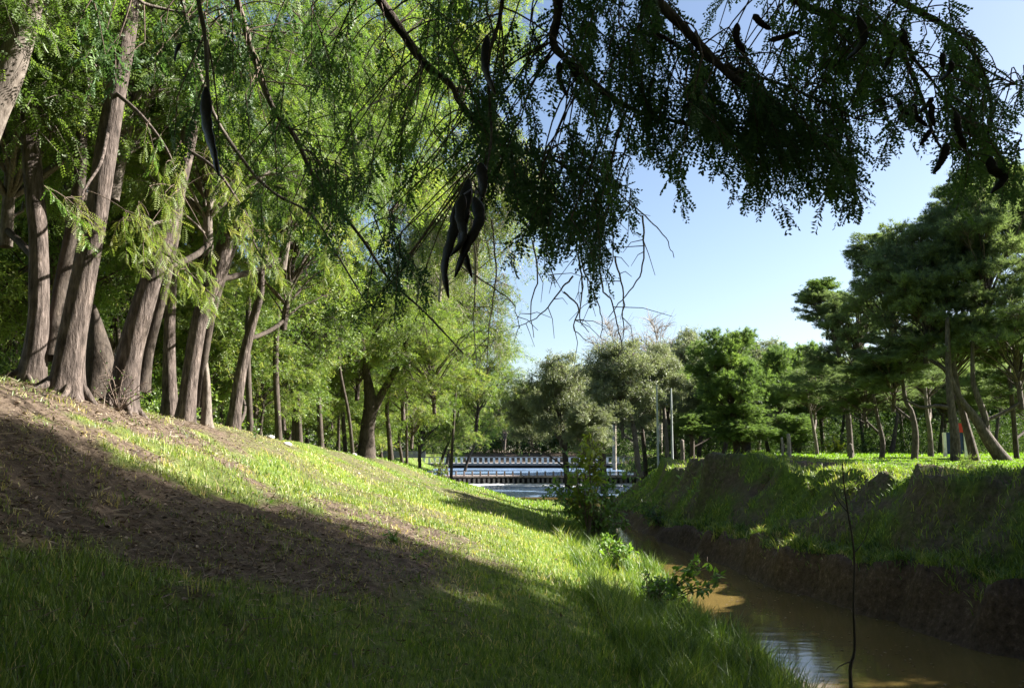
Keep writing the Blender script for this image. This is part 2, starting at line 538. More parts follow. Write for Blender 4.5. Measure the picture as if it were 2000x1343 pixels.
def green_mask(x, y):
    """1 where grass grows, 0 on bare or thatched soil."""
    s = x_left(y) - x
    n = fbm(x * .5, y * .28, 51) + .35 * (fbm(x * 2.2, y * 1.6, 52) - .5)
    g = 1 - sstep(2.6, 4.4, s + (n - .5) * 3) * (1 - sstep(8.4, 9.6, s + (n - .5) * 2.5) * .55)
    g = np.maximum(g, sstep(12.0, 15.5, y + (n - .5) * 9 - .25 * np.clip(s - 4, 0, 5)) * (.45 + .55 * sstep(.38, .56, n)))
    g = np.maximum(g, .85 * sstep(6.9, 5.2, y + .12 * x + (n - .5) * 6) * (x < 2))      # lush foot of the bank close by
    g = np.maximum(g, .75 * sstep(.60, .68, n))
    q = x - x_right(y)
    gr = sstep(.25, .7, q) * (.30 + .70 * sstep(.36, .56, fbm(x * .8, y * .8, 55) + .25 * sstep(3, 6, q)))
    return np.where(s > 0, g, np.where(q > 0, gr, 0))


def axis(segs):
    out = []
    for a, b, st in segs:
        out.append(np.arange(a, b, st))
    out.append([segs[-1][1]])
    return np.concatenate(out)


gx = axis([(-160, -60, 20), (-60, -20, 4), (-20, -9, .6), (-9, 3, .13), (3, 12, .085), (12, 26, .4), (26, 60, 3.4), (60, 160, 20)])
gy = axis([(-60, -10, 5), (-10, 3, .8), (3, 16, .09), (16, 34, .16), (34, 64, .4), (64, 120, 2), (120, 240, 20)])
X, Y = np.meshgrid(gx, gy)
Z = height(X, Y)
nx, ny = len(gx), len(gy)
idx = np.arange(ny - 1)[:, None] * nx + np.arange(nx - 1)[None, :]
quads = np.stack([idx, idx + 1, idx + nx + 1, idx + nx], -1).reshape(-1, 4)
q_ = X - x_right(Y)
cutm = ((q_ > -.05) & (q_ < .75)).astype(float) * (1 - sstep(.25, .9, q_)) * (1 - sstep(30, 36, Y))
cutm = np.maximum(cutm, .6 * sstep(.62, .70, fbm(X * .9, Y * .9, 61)) * sstep(1.2, 2, q_) * (1 - sstep(3.6, 5, q_)) * (Y < 34))
gm = green_mask(X, Y) * (1 - cutm)
me = new_mesh("ground", np.stack([X, Y, Z], -1).reshape(-1, 3), [quads], M['ground'], smooth=True,
              attrs={"green": (gm.ravel() - .15) * 1.1, "cut": cutm.ravel()})
ground = obj("ground", me, kind="structure", label="grassy earth banks of the ditch and the park beyond")


def gz(x, y):
    return float(height(np.array([x]), np.array([y]))[0])


def sheet(name, x0, x1, y0, y1, z, mat, **kw):
    V = np.array([[x0, y0, z], [x1, y0, z], [x1, y1, z], [x0, y1, z]])
    return obj(name, new_mesh(name, V, [np.array([[0, 1, 2, 3]])], mat), **kw)


sheet("stream_water", -14, 14, -30, 52, WATER, M['stream'], kind="structure", label="still brown water in the ditch")
sheet("pool_water", -14, 16, 52, 66.9, WATER - .004, M['pool'], kind="structure", label="pool below the weir, tinted for the blue sky it mirrors")
sheet("upper_water", -12, 16, 68.4, 108, -2.30, M['pool'], kind="structure", label="water held above the weir")


# ------------------------------------------------------------------ grass, litter (nobody could count them)
def blades(name, x, y, h, w, mat, tint, lean=.35, bend=.5, **props):
    N = len(x)
    z = height(x, y) - .015
    az = rng.uniform(0, 2 * math.pi, N)
    la = rng.uniform(0, 2 * math.pi, N)
    ln = np.abs(rng.normal(0, lean, N))
    side = np.stack([np.cos(az), np.sin(az), np.zeros(N)], -1)
    d = norm(np.stack([np.cos(la) * ln, np.sin(la) * ln, np.ones(N)], -1))
    b2 = np.stack([np.cos(la), np.sin(la), -np.ones(N) * .3], -1) * (bend * rng.uniform(.2, 1, N))[:, None]
    base = np.stack([x, y, z], -1)
    mid = base + d * (h * .55)[:, None]
    tip = mid + norm(d + b2) * (h * .5)[:, None]
    ws = side * w[:, None]
    V = np.stack([base - ws * .5, base + ws * .5, mid + ws * .42, mid - ws * .42, tip], 1).reshape(-1, 3)
    o = np.arange(N)[:, None] * 5
    q = o + np.array([[0, 1, 2, 3]]); t = o + np.array([[3, 2, 4]])
    me = new_mesh(name, V, [q, t], mat, np.repeat(tint, 5))
    return obj(name, me, kind="stuff", **props)


def sample(N, y0, y1, x0f, x1f, xmin, xmax):
    y = np.exp(rng.uniform(math.log(y0), math.log(y1), N))
    x = np.clip(rng.uniform(x0f, x1f, N) * (y + 1.5), -1e9, 1e9)
    k = (x > xmin) & (x < xmax)
    return x[k], y[k]


# left bank meadow
x, y = sample(430000, 2.2, 50, -.78, .78, -30, 3.35)
s = x_left(y) - x
gmk = green_mask(x, y)
keep = (s > .02) & (rng.uniform(0, 1, len(x)) < .04 + .42 * sstep(.43, .56, fbm(x * 1.1, y * .8, 79)) + .97 * gmk ** 1.3)
x, y, s, gmk = x[keep], y[keep], s[keep], gmk[keep]
cl = fbm(x * 1.8, y * 1.8, 71)
hh = (.035 + .10 * gmk * cl + .10 * sstep(2.6, .3, s) * cl * 1.6) * rng.uniform(.5, 1.4, len(x)) * (1 + .5 * sstep(6.5, 3.5, y))
hh *= 1 - .45 * sstep(7.5, 9, s)
dry = .26 * (1 - gmk) + .35 * (fbm(x * .7, y * .35, 72) - .42) + .10 * sstep(6, 9, s) + .16 * sstep(12, 20, y) * sstep(30, 22, y)
tint = np.clip(.30 + dry + rng.normal(0, .16, len(x)) + .5 * (rng.random(len(x)) < .07), 0, 1)
hh *= .6 + .9 * fbm(x * .9 + 7, y * .9, 78) + .9 * (rng.random(len(x)) < .03)
blades("grass", x, y, hh, .0035 + .00065 * y, M['grass'], tint, label="long green grass growing over the near bank")
# tall tussocks at the water's edge
tx, ty = rng.uniform(1.2, 3.35, 420), rng.uniform(4.5, 30, 420)
tx = np.concatenate([tx, rng.uniform(1.2, 3.3, 420)]); ty = np.concatenate([ty, rng.uniform(4.2, 14, 420)])
nb = 38
a = rng.normal(0, .07, (len(tx), nb)); b = rng.normal(0, .07, (len(tx), nb))
x = (tx[:, None] + a).ravel(); y = (ty[:, None] + b).ravel()
hh = np.repeat(rng.uniform(.16, .48, len(tx)) * (1 + .25 * (ty < 13)), nb) * rng.uniform(.5, 1.2, len(x))
tt = np.clip(np.repeat(rng.normal(.30, .14, len(tx)), nb) + rng.normal(0, .12, len(x)), 0, 1)
blades("tall_grass", x, y, hh, .005 + .0004 * y, M['grass'], tt, .35, .9, label="tall tussocks of grass along the stream edge")
# grass hanging over the lip of the far ledge
ly = np.exp(rng.uniform(math.log(10), math.log(40), 700))
lx = x_right(ly) + rng.uniform(.35, 1.1, 700)
x = (lx[:, None] + rng.normal(0, .06, (700, 26))).ravel(); y = (ly[:, None] + rng.normal(0, .10, (700, 26))).ravel()
hh = np.repeat(rng.uniform(.10, .30, 700), 26) * rng.uniform(.5, 1.2, len(x))
blades("ledge_grass", x, y, hh, .006 + .0006 * y, M['grass'], np.clip(np.repeat(rng.normal(.35, .22, 700), 26) + rng.normal(0, .12, len(x)), 0, 1), .7, 1.3, label="tufts of grass hanging over the lip of the far ledge")
# thin tufts on the bare soil
qx, qy = rng.uniform(-6.5, 1.5, 420), rng.uniform(5.5, 15, 420)
x = (qx[:, None] + rng.normal(0, .07, (420, 16))).ravel(); y = (qy[:, None] + rng.normal(0, .07, (420, 16))).ravel()
hh = np.repeat(rng.uniform(.04, .12, 420), 16) * rng.uniform(.5, 1.3, len(x))
blades("thin_tufts", x, y, hh, .0045 + .0006 * y, M['grass'], np.clip(np.repeat(rng.normal(.5, .28, 420), 16) + rng.normal(0, .12, len(x)), 0, 1), .6, .8, label="thin scattered tufts on the bare soil of the slope")
# right bank and lawn
x, y = sample(190000, 9, 60, .05, .95, 4.2, 45)
q = x - x_right(y)
gmk = green_mask(x, y)
lawn = sstep(3.2, 5.5, q)
cc = 1 - .9 * sstep(.60, .70, fbm(x * .9, y * .9, 61)) * (1 - lawn)
keep = (q > .35) & (rng.uniform(0, 1, len(x)) < gmk * cc)
x, y, lawn, q = x[keep], y[keep], lawn[keep], q[keep]
hh = (.05 + .16 * (1 - lawn) * fbm(x * 1.5, y * 1.5, 75)) * rng.uniform(.5, 1.3, len(x))
sel = lawn > .5
tint = np.clip(.34 + .45 * (fbm(x, y, 76) - .45) + rng.normal(0, .14, len(x)), 0, 1)
blades("lawn", x[sel], y[sel], hh[sel], .010 + .0009 * y[sel], M['lawn'], tint[sel], label="short bright lawn on top of the far bank")
blades("bank_grass", x[~sel], y[~sel], hh[~sel] * 1.2, .006 + .0008 * y[~sel], M['grass'], np.clip(tint[~sel] + .08, 0, 1), .5, .9, label="rough grass hanging down the far bank")
# far park lawn beyond
x, y = sample(50000, 40, 105, -.75, .8, -90, 90)
k = ((x < x_left(y) - 1) | (x > x_right(y) + 1))
x, y = x[k], y[k]
blades("distant_grass", x, y, rng.uniform(.06, .16, len(x)), .02 + .0008 * y, M['lawn'], np.clip(rng.normal(.3, .15, len(x)), 0, 1), label="grass of the park beyond the trees")
# litter
x, y = sample(150000, 2.5, 34, -.75, .40, -9, 3)
s = x_left(y) - x
lit = (1 - green_mask(x, y)) * .9 + .06
keep = (s > .5) & (rng.uniform(0, 1, len(x)) < lit)
x, y = x[keep][:70000], y[keep][:70000]
g = Geo()
N = len(x)
pos = np.stack([x, y, height(x, y) + rng.uniform(.0, .02, N)], -1)
dr = np.stack([rng.normal(size=N), rng.normal(size=N), rng.normal(size=N) * .25], -1)
half = N // 2
scatter(g, pos[:half], dr[:half], rng.uniform(.02, .055, half) * (1 + .02 * y[:half]), tpl_leaf(.5), rng.uniform(0, 1, half), roll=.5)
scatter(g, pos[half:], dr[half:], rng.uniform(.05, .16, N - half), (np.array([[-.03, 0, 0], [.03, 0, 0], [.02, 1, .05], [-.02, 1, .05]]), np.array([[0, 1, 2, 3]]), None), rng.uniform(.3, 1, N - half), roll=.5)
obj("leaf_litter", g.mesh("leaf_litter", M['litter']), kind="stuff", label="dry fallen leaflets and straw on the bare slope")


# leaves and scum afloat
x, y = rng.uniform(3.2, 8.0, 2600), rng.uniform(9, 34, 2600)
k = (x > x_left(y) + .05) & (x < x_right(y) - .05) & ((fbm(x * 1.3, y * .7, 95) > .55) | (x - x_left(y) < .35) | (x_right(y) - x < .3))
x, y = x[k], y[k]; N = len(x)
g = Geo()
scatter(g, np.stack([x, y, np.full(N, WATER + .006)], -1), np.stack([rng.normal(size=N), rng.normal(size=N), np.zeros(N)], -1), rng.uniform(.025, .07, N), tpl_leaf(.5), rng.uniform(.3, 1, N), roll=.03)
obj("floating_leaves", g.mesh("floating_leaves", M['litter']), kind="stuff", label="small dead leaves afloat on the brown water")


# ------------------------------------------------------------------ crowns
def ell_points(r, n, rad, shell=.5, zmin=-1.0, mind=.0):
    out = []
    while len(out) < n:
        d = r.normal(size=3); d /= np.linalg.norm(d)
        if d[2] < zmin:
            continue
        out.append(d * (r.uniform(0, 1) ** shell) * np.array(rad))
    return np.array(out)


def crown(seed, rad, n_cl, cl_r, n_tw, per, lsize, tpl, leaf_mat_, wood_mat, base_z=-1.1, droop=.3, zmin=-.75,
          flat=.75, twig_r=.006, tuft=False, stem_r=.11, centers=None, bright=.0, hole=None, leafless=.0):
    """Limbs run from the foot of the crown to clumps; twigs fan out inside each clump and carry leaves."""
    r = np.random.default_rng(seed)
    rad = np.array(rad, float)
    C = ell_points(r, n_cl, rad * .86, .42, zmin) if centers is None else np.array(centers, float)
    foot = np.array([0, 0, base_z * rad[2]])
    W, Lf = Geo(), Geo()
    # leader
    lead = np.array([foot, foot * .45 + [rad[0] * .05, 0, 0], [0, rad[1] * .05, rad[2] * .15], [rad[0] * .06, 0, rad[2] * .75]])
    lc = catmull(lead, 5)
    W.tubes(lc[None], np.linspace(stem_r, stem_r * .2, len(lc))[None], 7)
    hz = np.clip((C[:, 2] - foot[2]) * .55 - rad[0] * .12 * np.linalg.norm(C[:, :2] / rad[:2], axis=1), 0, None)
    ti = np.clip(hz / (rad[2] * .75 - foot[2]) * (len(lc) - 1), 0, len(lc) - 2)
    A = lc[ti.astype(int)]
    Lb = np.linalg.norm(C - A, axis=1)
    mid = (A + C) / 2 + np.array([0, 0, 1]) * (Lb * .16)[:, None] + r.normal(size=C.shape) * (Lb * .07)[:, None]
    tt = np.linspace(0, 1, 7)[None, :, None]
    B = A[:, None] * (1 - tt) ** 2 + 2 * mid[:, None] * tt * (1 - tt) + C[:, None] * tt ** 2
    B += r.normal(size=B.shape) * (Lb * .018)[:, None, None] * np.sin(tt * math.pi)
    rb = (.012 + .010 * Lb)[:, None] * np.linspace(1, .3, 7)[None]
    W.tubes(B, rb, 5)
    n = len(C)
    cr = cl_r * r.uniform(.7, 1.3, n)
    live = r.uniform(0, 1, n) >= leafless
    # twigs
    i = np.repeat(np.arange(n), n_tw)
    T = len(i)
    st = B[i, r.integers(4, 7, T)]
    d = norm(r.normal(size=(T, 3)) * np.array([1, 1, flat]))
    rr = r.uniform(.35, 1, T) ** .6
    en = C[i] + d * (cr[i] * rr)[:, None] * np.array([1, 1, flat])
    en[:, 2] -= droop * cr[i] * r.uniform(.2, 1, T)
    md = (st + en) / 2 + np.array([0, 0, 1]) * (cr[i] * .18)[:, None] + r.normal(size=st.shape) * (cr[i] * .08)[:, None]
    tq = np.linspace(0, 1, 5)[None, :, None]
    K = st[:, None] * (1 - tq) ** 2 + 2 * md[:, None] * tq * (1 - tq) + en[:, None] * tq ** 2
    W.tubes(K, (twig_r * r.uniform(.7, 1.6, T))[:, None] * np.linspace(1, .35, 5)[None], 3)
    # leaves
    lv = np.where(live[i])[0]
    j = np.repeat(lv, per)
    u = r.uniform(.3, 1, len(j)) ** .8
    u[::per] = 1.0
    f = u * 4; a = np.minimum(f.astype(int), 3); fr = (f - a)[:, None]
    pos = K[j, a] * (1 - fr) + K[j, a + 1] * fr
    pos = pos + r.normal(size=pos.shape) * .035
    tg = norm(K[j, a + 1] - K[j, a])
    dr = tg * .6 + r.normal(size=tg.shape) * .65
    dr[:, 2] -= droop * 1.0
    if tuft:
        dr = tg * .7 + r.normal(size=tg.shape) * .45 + np.array([0, 0, .45])
    cl_t = r.normal(0, .12, n)
    tint = np.clip(.45 + bright + cl_t[i[j]] + r.normal(0, .14, len(j)), 0, 1)
    scatter(Lf, pos, dr, lsize * r.uniform(.65, 1.25, len(j)), tpl, tint, r=r, roll=.7)
    nm = leaf_mat_.name
    return Lf.mesh("crown_" + nm, leaf_mat_), W.mesh("limbs_" + nm, wood_mat, True)


fr5 = tpl_frond(5, .15, .30)
CR = {}
CR['locA'] = crown(1, (4.2, 4.2, 3.6), 54, 1.2, 26, 11, .21, fr5, M['locust_leaf'], M['pale_bark'], droop=.5, zmin=-.85)
CR['locB'] = crown(2, (4.0, 4.4, 3.6), 54, 1.25, 26, 11, .21, fr5, M['locust_leaf'], M['pale_bark'], droop=.6, zmin=-.85)
CR['locC'] = crown(3, (3.6, 3.6, 3.6), 52, 1.15, 22, 7, .27, tpl_spray(6, .34, 3, .42), M['locust_leaf'], M['bark'], droop=.4, zmin=-.9, bright=.12)
CR['locD'] = crown(4, (3.6, 3.6, 3.6), 46, 1.2, 22, 7, .27, tpl_spray(6, .34, 4, .42), M['locust_leaf'], M['bark'], droop=.4, zmin=-.9, bright=.22)
CR['wil'] = crown(5, (3.4, 3.4, 3.8), 50, 1.2, 28, 8, .24, tpl_spray(5, .26, 5, .5), M['willow_leaf'], M['pale_twig'], droop=1.1, zmin=-.9, twig_r=.010, stem_r=.09)
CR['pinA'] = crown(6, (3, 3, 3), 62, .74, 26, 9, .20, tpl_tuft(9, .8, .05, 1), M['pine_leaf'], M['pine_bark'], droop=-.1, flat=.6, tuft=True, zmin=-.75, twig_r=.008)
CR['pinB'] = crown(7, (3, 3, 3), 54, .80, 26, 9, .20, tpl_tuft(9, .8, .05, 2), M['pine_leaf'], M['pine_bark'], droop=-.1, flat=.55, tuft=True, zmin=-.6, twig_r=.008, bright=.08)
CR['grn'] = crown(8, (2.5, 2.5, 3.2), 50, .8, 26, 6, .26, tpl_tuft(8, .9, .07, 3), M['green_leaf'], M['dark_bark'], droop=-.1, flat=.8, tuft=True, zmin=-.95)
CR['oli'] = crown(9, (2.8, 2.8, 3.2), 60, .95, 30, 7, .29, tpl_spray(5, .42, 6, .42), M['olive_leaf'], M['pale_bark'], droop=.3, zmin=-.95)
CR['bare'] = crown(10, (3, 3, 3.2), 40, 1.2, 26, 1, .16, tpl_spray(3, .3, 7, .5), M['olive_leaf'], M['pale_twig'], droop=-.3, twig_r=.014, leafless=.75, stem_r=.08)


def put_crown(tree, key, center, rad_scale, rot):
    base = np.array(tree.location)
    for nm, me in (("crown", CR[key][0]), ("limbs", CR[key][1])):
        o = obj(nm, me, tree)
        o.location = Vector(np.array(center) - base)
        o.rotation_euler = (0, 0, rot)
        o.scale = rad_scale


NOM = {'locA': (4.2, 4.2, 3.6), 'locB': (4.0, 4.4, 3.6), 'locC': (3.6,) * 3, 'locD': (3.6,) * 3, 'wil': (3.4, 3.4, 3.8), 'pinA': (3,) * 3,
       'pinB': (3,) * 3, 'grn': (2.5, 2.5, 3.2), 'oli': (2.8, 2.8, 3.2), 'bare': (3, 3, 3.2)}


def tree_px(name, label, cat, stems, D, crowns, bark='bark', group=None, flare=.5, ridges=.07, sides=18, rotk=0.0, roots=0):
    wd0 = stems[0][1][0]
    """stems: [(points (px, py[, depth offset]), widths px)], crowns: [(key, px, py, depth, half width m, half height m)]"""
    p0 = stems[0][0][0]
    d0 = D + (p0[2] if len(p0) > 2 else 0)
    w0 = P(p0[0], p0[1], d0)
    base = np.array([w0[0], w0[1], gz(w0[0], w0[1])])
    t = empty(name, base, label, cat, group)
    ALLS = []
    for si, (pts, wd) in enumerate(stems):
        W3 = np.array([P(p[0], p[1], D + (p[2] if len(p) > 2 else 0)) for p in pts])
        if si == 0:
            W3[0] = base + np.array([0, 0, -.10])
            if W3[1][2] < base[2] + .15:
                W3[1][2] = base[2] + .15
        ALLS.append(catmull(W3, 7))
        g = Geo()
        trunk_geo(g, W3, np.array(wd) * .5 / F * D, sides=sides if si == 0 else max(8, sides - 6), sub=7, ridges=ridges,
                  flare=flare if si == 0 else (.3 if flare > .4 and pts[0][1] > 600 else 0), seed=int(abs(p0[0])) + si)
        obj("trunk" if si == 0 else "stem", g.mesh("trunk", M['dark_bark' if (si and bark == 'bark') else bark], True, origin=base), t)  # second stems take dark bark in place of shadow on them
    ALLS = np.concatenate(ALLS)
    if roots:
        rr_ = np.random.default_rng(int(abs(base[0] * 100)))
        for k in range(roots):
            a = 2 * math.pi * (k + rr_.uniform(-.25, .25)) / roots
            R0 = wd0 * .5 / F * D
            dd = np.array([math.cos(a), math.sin(a)])
            L_ = R0 * rr_.uniform(1.6, 3.0)
            pts_ = []
            for u in np.linspace(0, 1, 6):
                q = base[:2] + dd * (R0 * .55 + L_ * u) + np.array([-dd[1], dd[0]]) * math.sin(u * 3 + k) * .06
                pts_.append([q[0], q[1], gz(q[0], q[1]) + R0 * (1.25 * (1 - u) ** 2.2) - .02 - .05 * u])
            g = Geo(); g.tubes(np.array([pts_]), (R0 * rr_.uniform(.24, .36) * np.linspace(1, .3, 6))[None], 8)
            obj("root", g.mesh("root", M[bark], True, origin=base), t)
    for ci, (key, px, py, dep, rw, rh) in enumerate(crowns):
        c = P(px, py, dep)
        n = NOM[key]
        foot = c - np.array([0, 0, 1.1 * rh])
        pool = ALLS[ALLS[:, 2] < foot[2] + .15] if np.any(ALLS[:, 2] < foot[2] + .15) else ALLS
        hd = np.linalg.norm(pool[:, :2] - foot[:2], axis=1)
        A = pool[np.argmin(hd + np.abs((foot[2] - pool[:, 2]) - .3 * hd))]
        if np.linalg.norm(A - foot) > .12 and name not in ('woodland_tree', 'forked_tree'):
            u = np.linspace(0, 1, 9)[:, None]
            mid = (A + foot) / 2 + np.array([.08, .05, .04]) * np.linalg.norm(A - foot)
            K = A * (1 - u) ** 2 + 2 * mid * u * (1 - u) + (foot + np.array([0, 0, .25])) * u ** 2
            g = Geo(); g.tubes(K[None], np.linspace(.07 * rw / n[0], .06 * rw / n[0], 9)[None], 9)
            obj("stem", g.mesh("stem", M['dark_bark' if bark == 'bark' else bark], True, origin=base), t)
        put_crown(t, key, c, (rw / n[0], rw / n[1], rh / n[2]), (px * .37 + ci * 1.9 + rotk) % 6.28)
    return t


# ------------------------------------------------------------------ left bank: the locust trees with thick trunks
tree_px("locust_tree", "straight furrowed trunk with scratched bark at the left end of the row", "tree",
        [([(60, 735), (72, 655), (75, 560), (73, 450), (63, 330), (55, 200), (52, 80), (46, -100)], [44, 40, 37, 36, 35, 34, 32, 30])],
        11.6, [('locA', 40, 60, 12.4, 3.6, 3.0)], roots=6)
T_ROOTY = tree_px("locust_tree", "thick pale trunk with gnarled spreading roots leaning right, shade-darkened stem behind it", "tree",
        [([(130, 775), (138, 690), (160, 560), (185, 430), (205, 300), (222, 200), (245, 80), (264, -60)], [62, 53, 46, 43, 41, 38, 36, 35]),
         ([(104, 700, .7), (112, 600, .9), (134, 480, 1.0), (155, 350, .7), (160, 250, .8), (170, 150, .9), (158, 0, 1.0)], [34, 30, 28, 26, 24, 20, 14])],
        11.0, [('locB', 240, 20, 12.6, 3.6, 2.7)], flare=.55, roots=9)
tree_px("locust_tree", "leaning pale grey limb crossing the top left corner, its foot outside the picture", "tree",
        [([(-330, 760), (-190, 560), (-80, 350), (0, 180), (35, 90), (62, 0), (85, -90)], [95, 85, 76, 62, 52, 44, 36])],
        9.5, [('locB', -120, -150, 9.5, 3.0, 2.2)], bark='pale_bark')
T_BROAD = tree_px("locust_tree", "dark broad trunk leaning right with a twin stem, twiggy shoots at its foot", "tree",
        [([(236, 790), (254, 690), (281, 590), (306, 510), (333, 430), (350, 350), (368, 270), (385, 180)], [50, 47, 44, 41, 38, 34, 31, 27]),
         ([(276, 765, .5), (290, 680, .5), (311, 600, .5), (328, 530, .5), (345, 450, .6), (352, 400, .6)], [28, 25, 22, 20, 17, 12])],
        12.6, [('locA', 420, 190, 14.8, 3.3, 2.6)], flare=.5, roots=7)
tree_px("tree_snag", "short black broken trunk standing between the pale trunk and the broad leaning one", "dead trunk",
        [([(192, 760), (193, 700), (188, 640), (182, 595)], [64, 52, 30, 8])], 13.6, [], bark='dark_bark', flare=.2)
tree_px("locust_tree", "thin dark upright trunk just left of the twin leaning stems", "tree",
        [([(334, 788), (330, 660), (335, 560), (341, 450), (350, 330)], [30, 22, 19, 16, 12])], 17.5, [('locC', 330, 300, 19, 3.0, 2.6)], flare=.6, bark='bark')
T_TWIN = tree_px("locust_tree", "twin dark stems rising together and leaning right behind a lime green spray", "tree",
        [([(360, 802), (376, 700), (394, 610), (428, 520), (455, 430), (505, 350), (570, 250)], [32, 31, 32, 32, 29, 24, 16]),
         ([(388, 795, .4), (398, 700, .4), (414, 610, .4), (440, 520, .4), (470, 440, .4), (490, 380, .6)], [18, 18, 18, 18, 16, 10])],
        16.8, [('locB', 560, 230, 18.5, 3.8, 3.1)], flare=.5)
tree_px("locust_tree", "short slim pale stem right beside the twin dark stems", "tree",
        [([(405, 806), (403, 745), (398, 690), (402, 620), (410, 540)], [20, 14, 13, 10, 8])], 17.2, [('locD', 400, 460, 20, 1.6, 1.6)], bark='pale_bark')
tree_px("locust_tree", "slender crooked trunk alone on the crest between twin stems and forked tree", "tree",
        [([(455, 814), (468, 740), (488, 650), (508, 575), (512, 520), (530, 440)], [25, 21, 18, 15, 11, 8])], 20.5,
        [('locD', 560, 430, 22, 3.0, 2.6), ('locC', 460, 640, 27, 2.4, 2.0)])
tree_px("locust_tree", "slim trunk half hidden in leaves behind the first two trunks", "tree",
        [([(150, 730), (142, 560), (132, 330), (118, 150), (104, 20)], [30, 26, 22, 18, 14])], 16.5, [('locC', 130, 330, 18, 3.4, 3.6)], bark='bark')
tree_px("forked_tree", "dark tree forking low into two arms at the end of the crest", "tree",
        [([(715, 884), (718, 835), (724, 790), (716, 730), (704, 660), (700, 600)], [34, 29, 26, 16, 13, 9]),
         ([(722, 815), (748, 765), (783, 700), (800, 640)], [20, 15, 11, 7])], 38,
        [('locD', 700, 640, 39, 3.6, 3.0), ('locD', 850, 690, 38, 3.0, 2.4)], bark='dark_bark', flare=.2)

# the wood behind the crest
wood = [  # base px, D, width px, crown key, crown px, py, half w, half h, label
    (690, 34, 9, 'locC', 640, 560, 3.2, 2.6, "thin dark trunk directly left of the forked tree"),
    (765, 44, 12, 'locD', 790, 640, 3.6, 3.4, "dark trunk leaning right, next beyond the forked tree"),
    (660, 40, 9, 'locC', 650, 700, 2.8, 2.2, "dark thin trunk under yellow green leaves, second left of the forked tree"),
    (640, 46, 10, 'wil', 620, 640, 3.6, 3.4, "grey twiggy tree with half bare crown above the middle of the crest"),
    (600, 36, 10, 'locD', 590, 730, 2.6, 1.8, "low lime leafed tree over the white stones on the crest"),
    (575, 30, 12, 'locC', 560, 640, 2.6, 2.6, "dark trunk straight behind the crest right of the slender leaning one"),
    (535, 34, 10, 'wil', 560, 560, 3.4, 2.8, "pale wispy tree whose grey twigs show between green crowns"),
    (505, 28, 9, 'locD', 500, 700, 2.0, 1.7, "low bushy tree hiding the ground right of the slender trunk"),
    (430, 32, 10, 'locC', 420, 620, 3.0, 3.0, "dense green tree seen between the pale stem and the slender trunk"),
    (300, 26, 14, 'locD', 300, 560, 3.2, 3.4, "leafy tree filling the gap behind the broad leaning trunk"),
    (215, 24, 16, 'locC', 230, 520, 3.2, 3.4, "leafy tree filling the gap behind the black snag"),
    (20, 22, 16, 'locC', 10, 500, 3.4, 3.8, "leafy tree at the left edge behind the first trunk"),
    (-80, 17, 20, 'locD', -60, 420, 3.2, 3.4, "leafy tree outside the left edge, its branches reaching in"),
    (90, 34, 14, 'locD', 90, 620, 4.6, 4.6, "far dense tree low behind the first trunks"),
    (350, 44, 12, 'locC', 340, 640, 5.0, 4.8, "far dense tree behind the broad leaning trunk"),
    (480, 52, 12, 'locC', 500, 660, 5.2, 5.0, "far tall tree behind the slender crooked trunk"),
    (820, 60, 9, 'locD', 820, 760, 3.6, 3.4, "yellow green tree at the left end of the weir"),
    (870, 74, 9, 'locD', 880, 800, 3.4, 3.0, "rounded yellow green tree overhanging the weir from the left"),
    (745, 56, 10, 'locC', 740, 720, 4.6, 4.4, "green tree behind the forked tree"),
    (795, 48, 7, 'wil', 800, 560, 3.8, 4.4, "tall wispy pale tree right of the forked tree, thin hanging shoots"),
    (880, 56, 8, 'wil', 900, 560, 4.6, 5.2, "tallest wispy pale tree in the middle, see-through, with hanging pale shoots"),
    (545, 27, 15, 'locD', 760, 250, 3.6, 3.6, "airy green tree rising behind the lit branches in the upper middle"),
    (628, 33, 13, 'wil', 930, 330, 3.6, 4.2, "pale airy tree directly behind the uppermost pods, sky showing through"),
    (490, 24, 15, 'locD', 690, 120, 3.2, 3.0, "high green crown near the top of the picture left of the middle"),
    (585, 30, 14, 'locD', 900, 60, 3.6, 3.2, "highest crown near the top, just left of the dark overhanging leaves"),
    (712, 46, 9, 'locD', 700, 790, 3.0, 1.9, "low leafy tree in the sun just behind the forked tree's foot"),
    (790, 50, 9, 'locD', 805, 745, 3.2, 2.6, "bright leafy tree whose crown comes down to the bank right of the forked tree"),
    (850, 62, 8, 'locD', 930, 700, 4.2, 3.6, "bright leafy tree reaching over the left end of the weir"),
    (560, 33, 9, 'locD', 560, 770, 1.9, 1.2, "waist high leafy tree on the crest just beyond the slender trunk"),
    (630, 42, 9, 'locD', 635, 770, 2.6, 1.8, "low leafy tree on the crest midway to the forked tree"),
    (400, 26, 10, 'locD', 395, 660, 1.9, 2.0, "leafy young tree behind the short slim pale stem"),
    (905, 78, 8, 'locD', 985, 770, 3.6, 3.2, "yellow green tree right of the weir's left end, leaning over the water"),
    (675, 38, 10, 'wil', 860, 420, 3.0, 3.6, "open wispy tree under the pod cluster"),
]
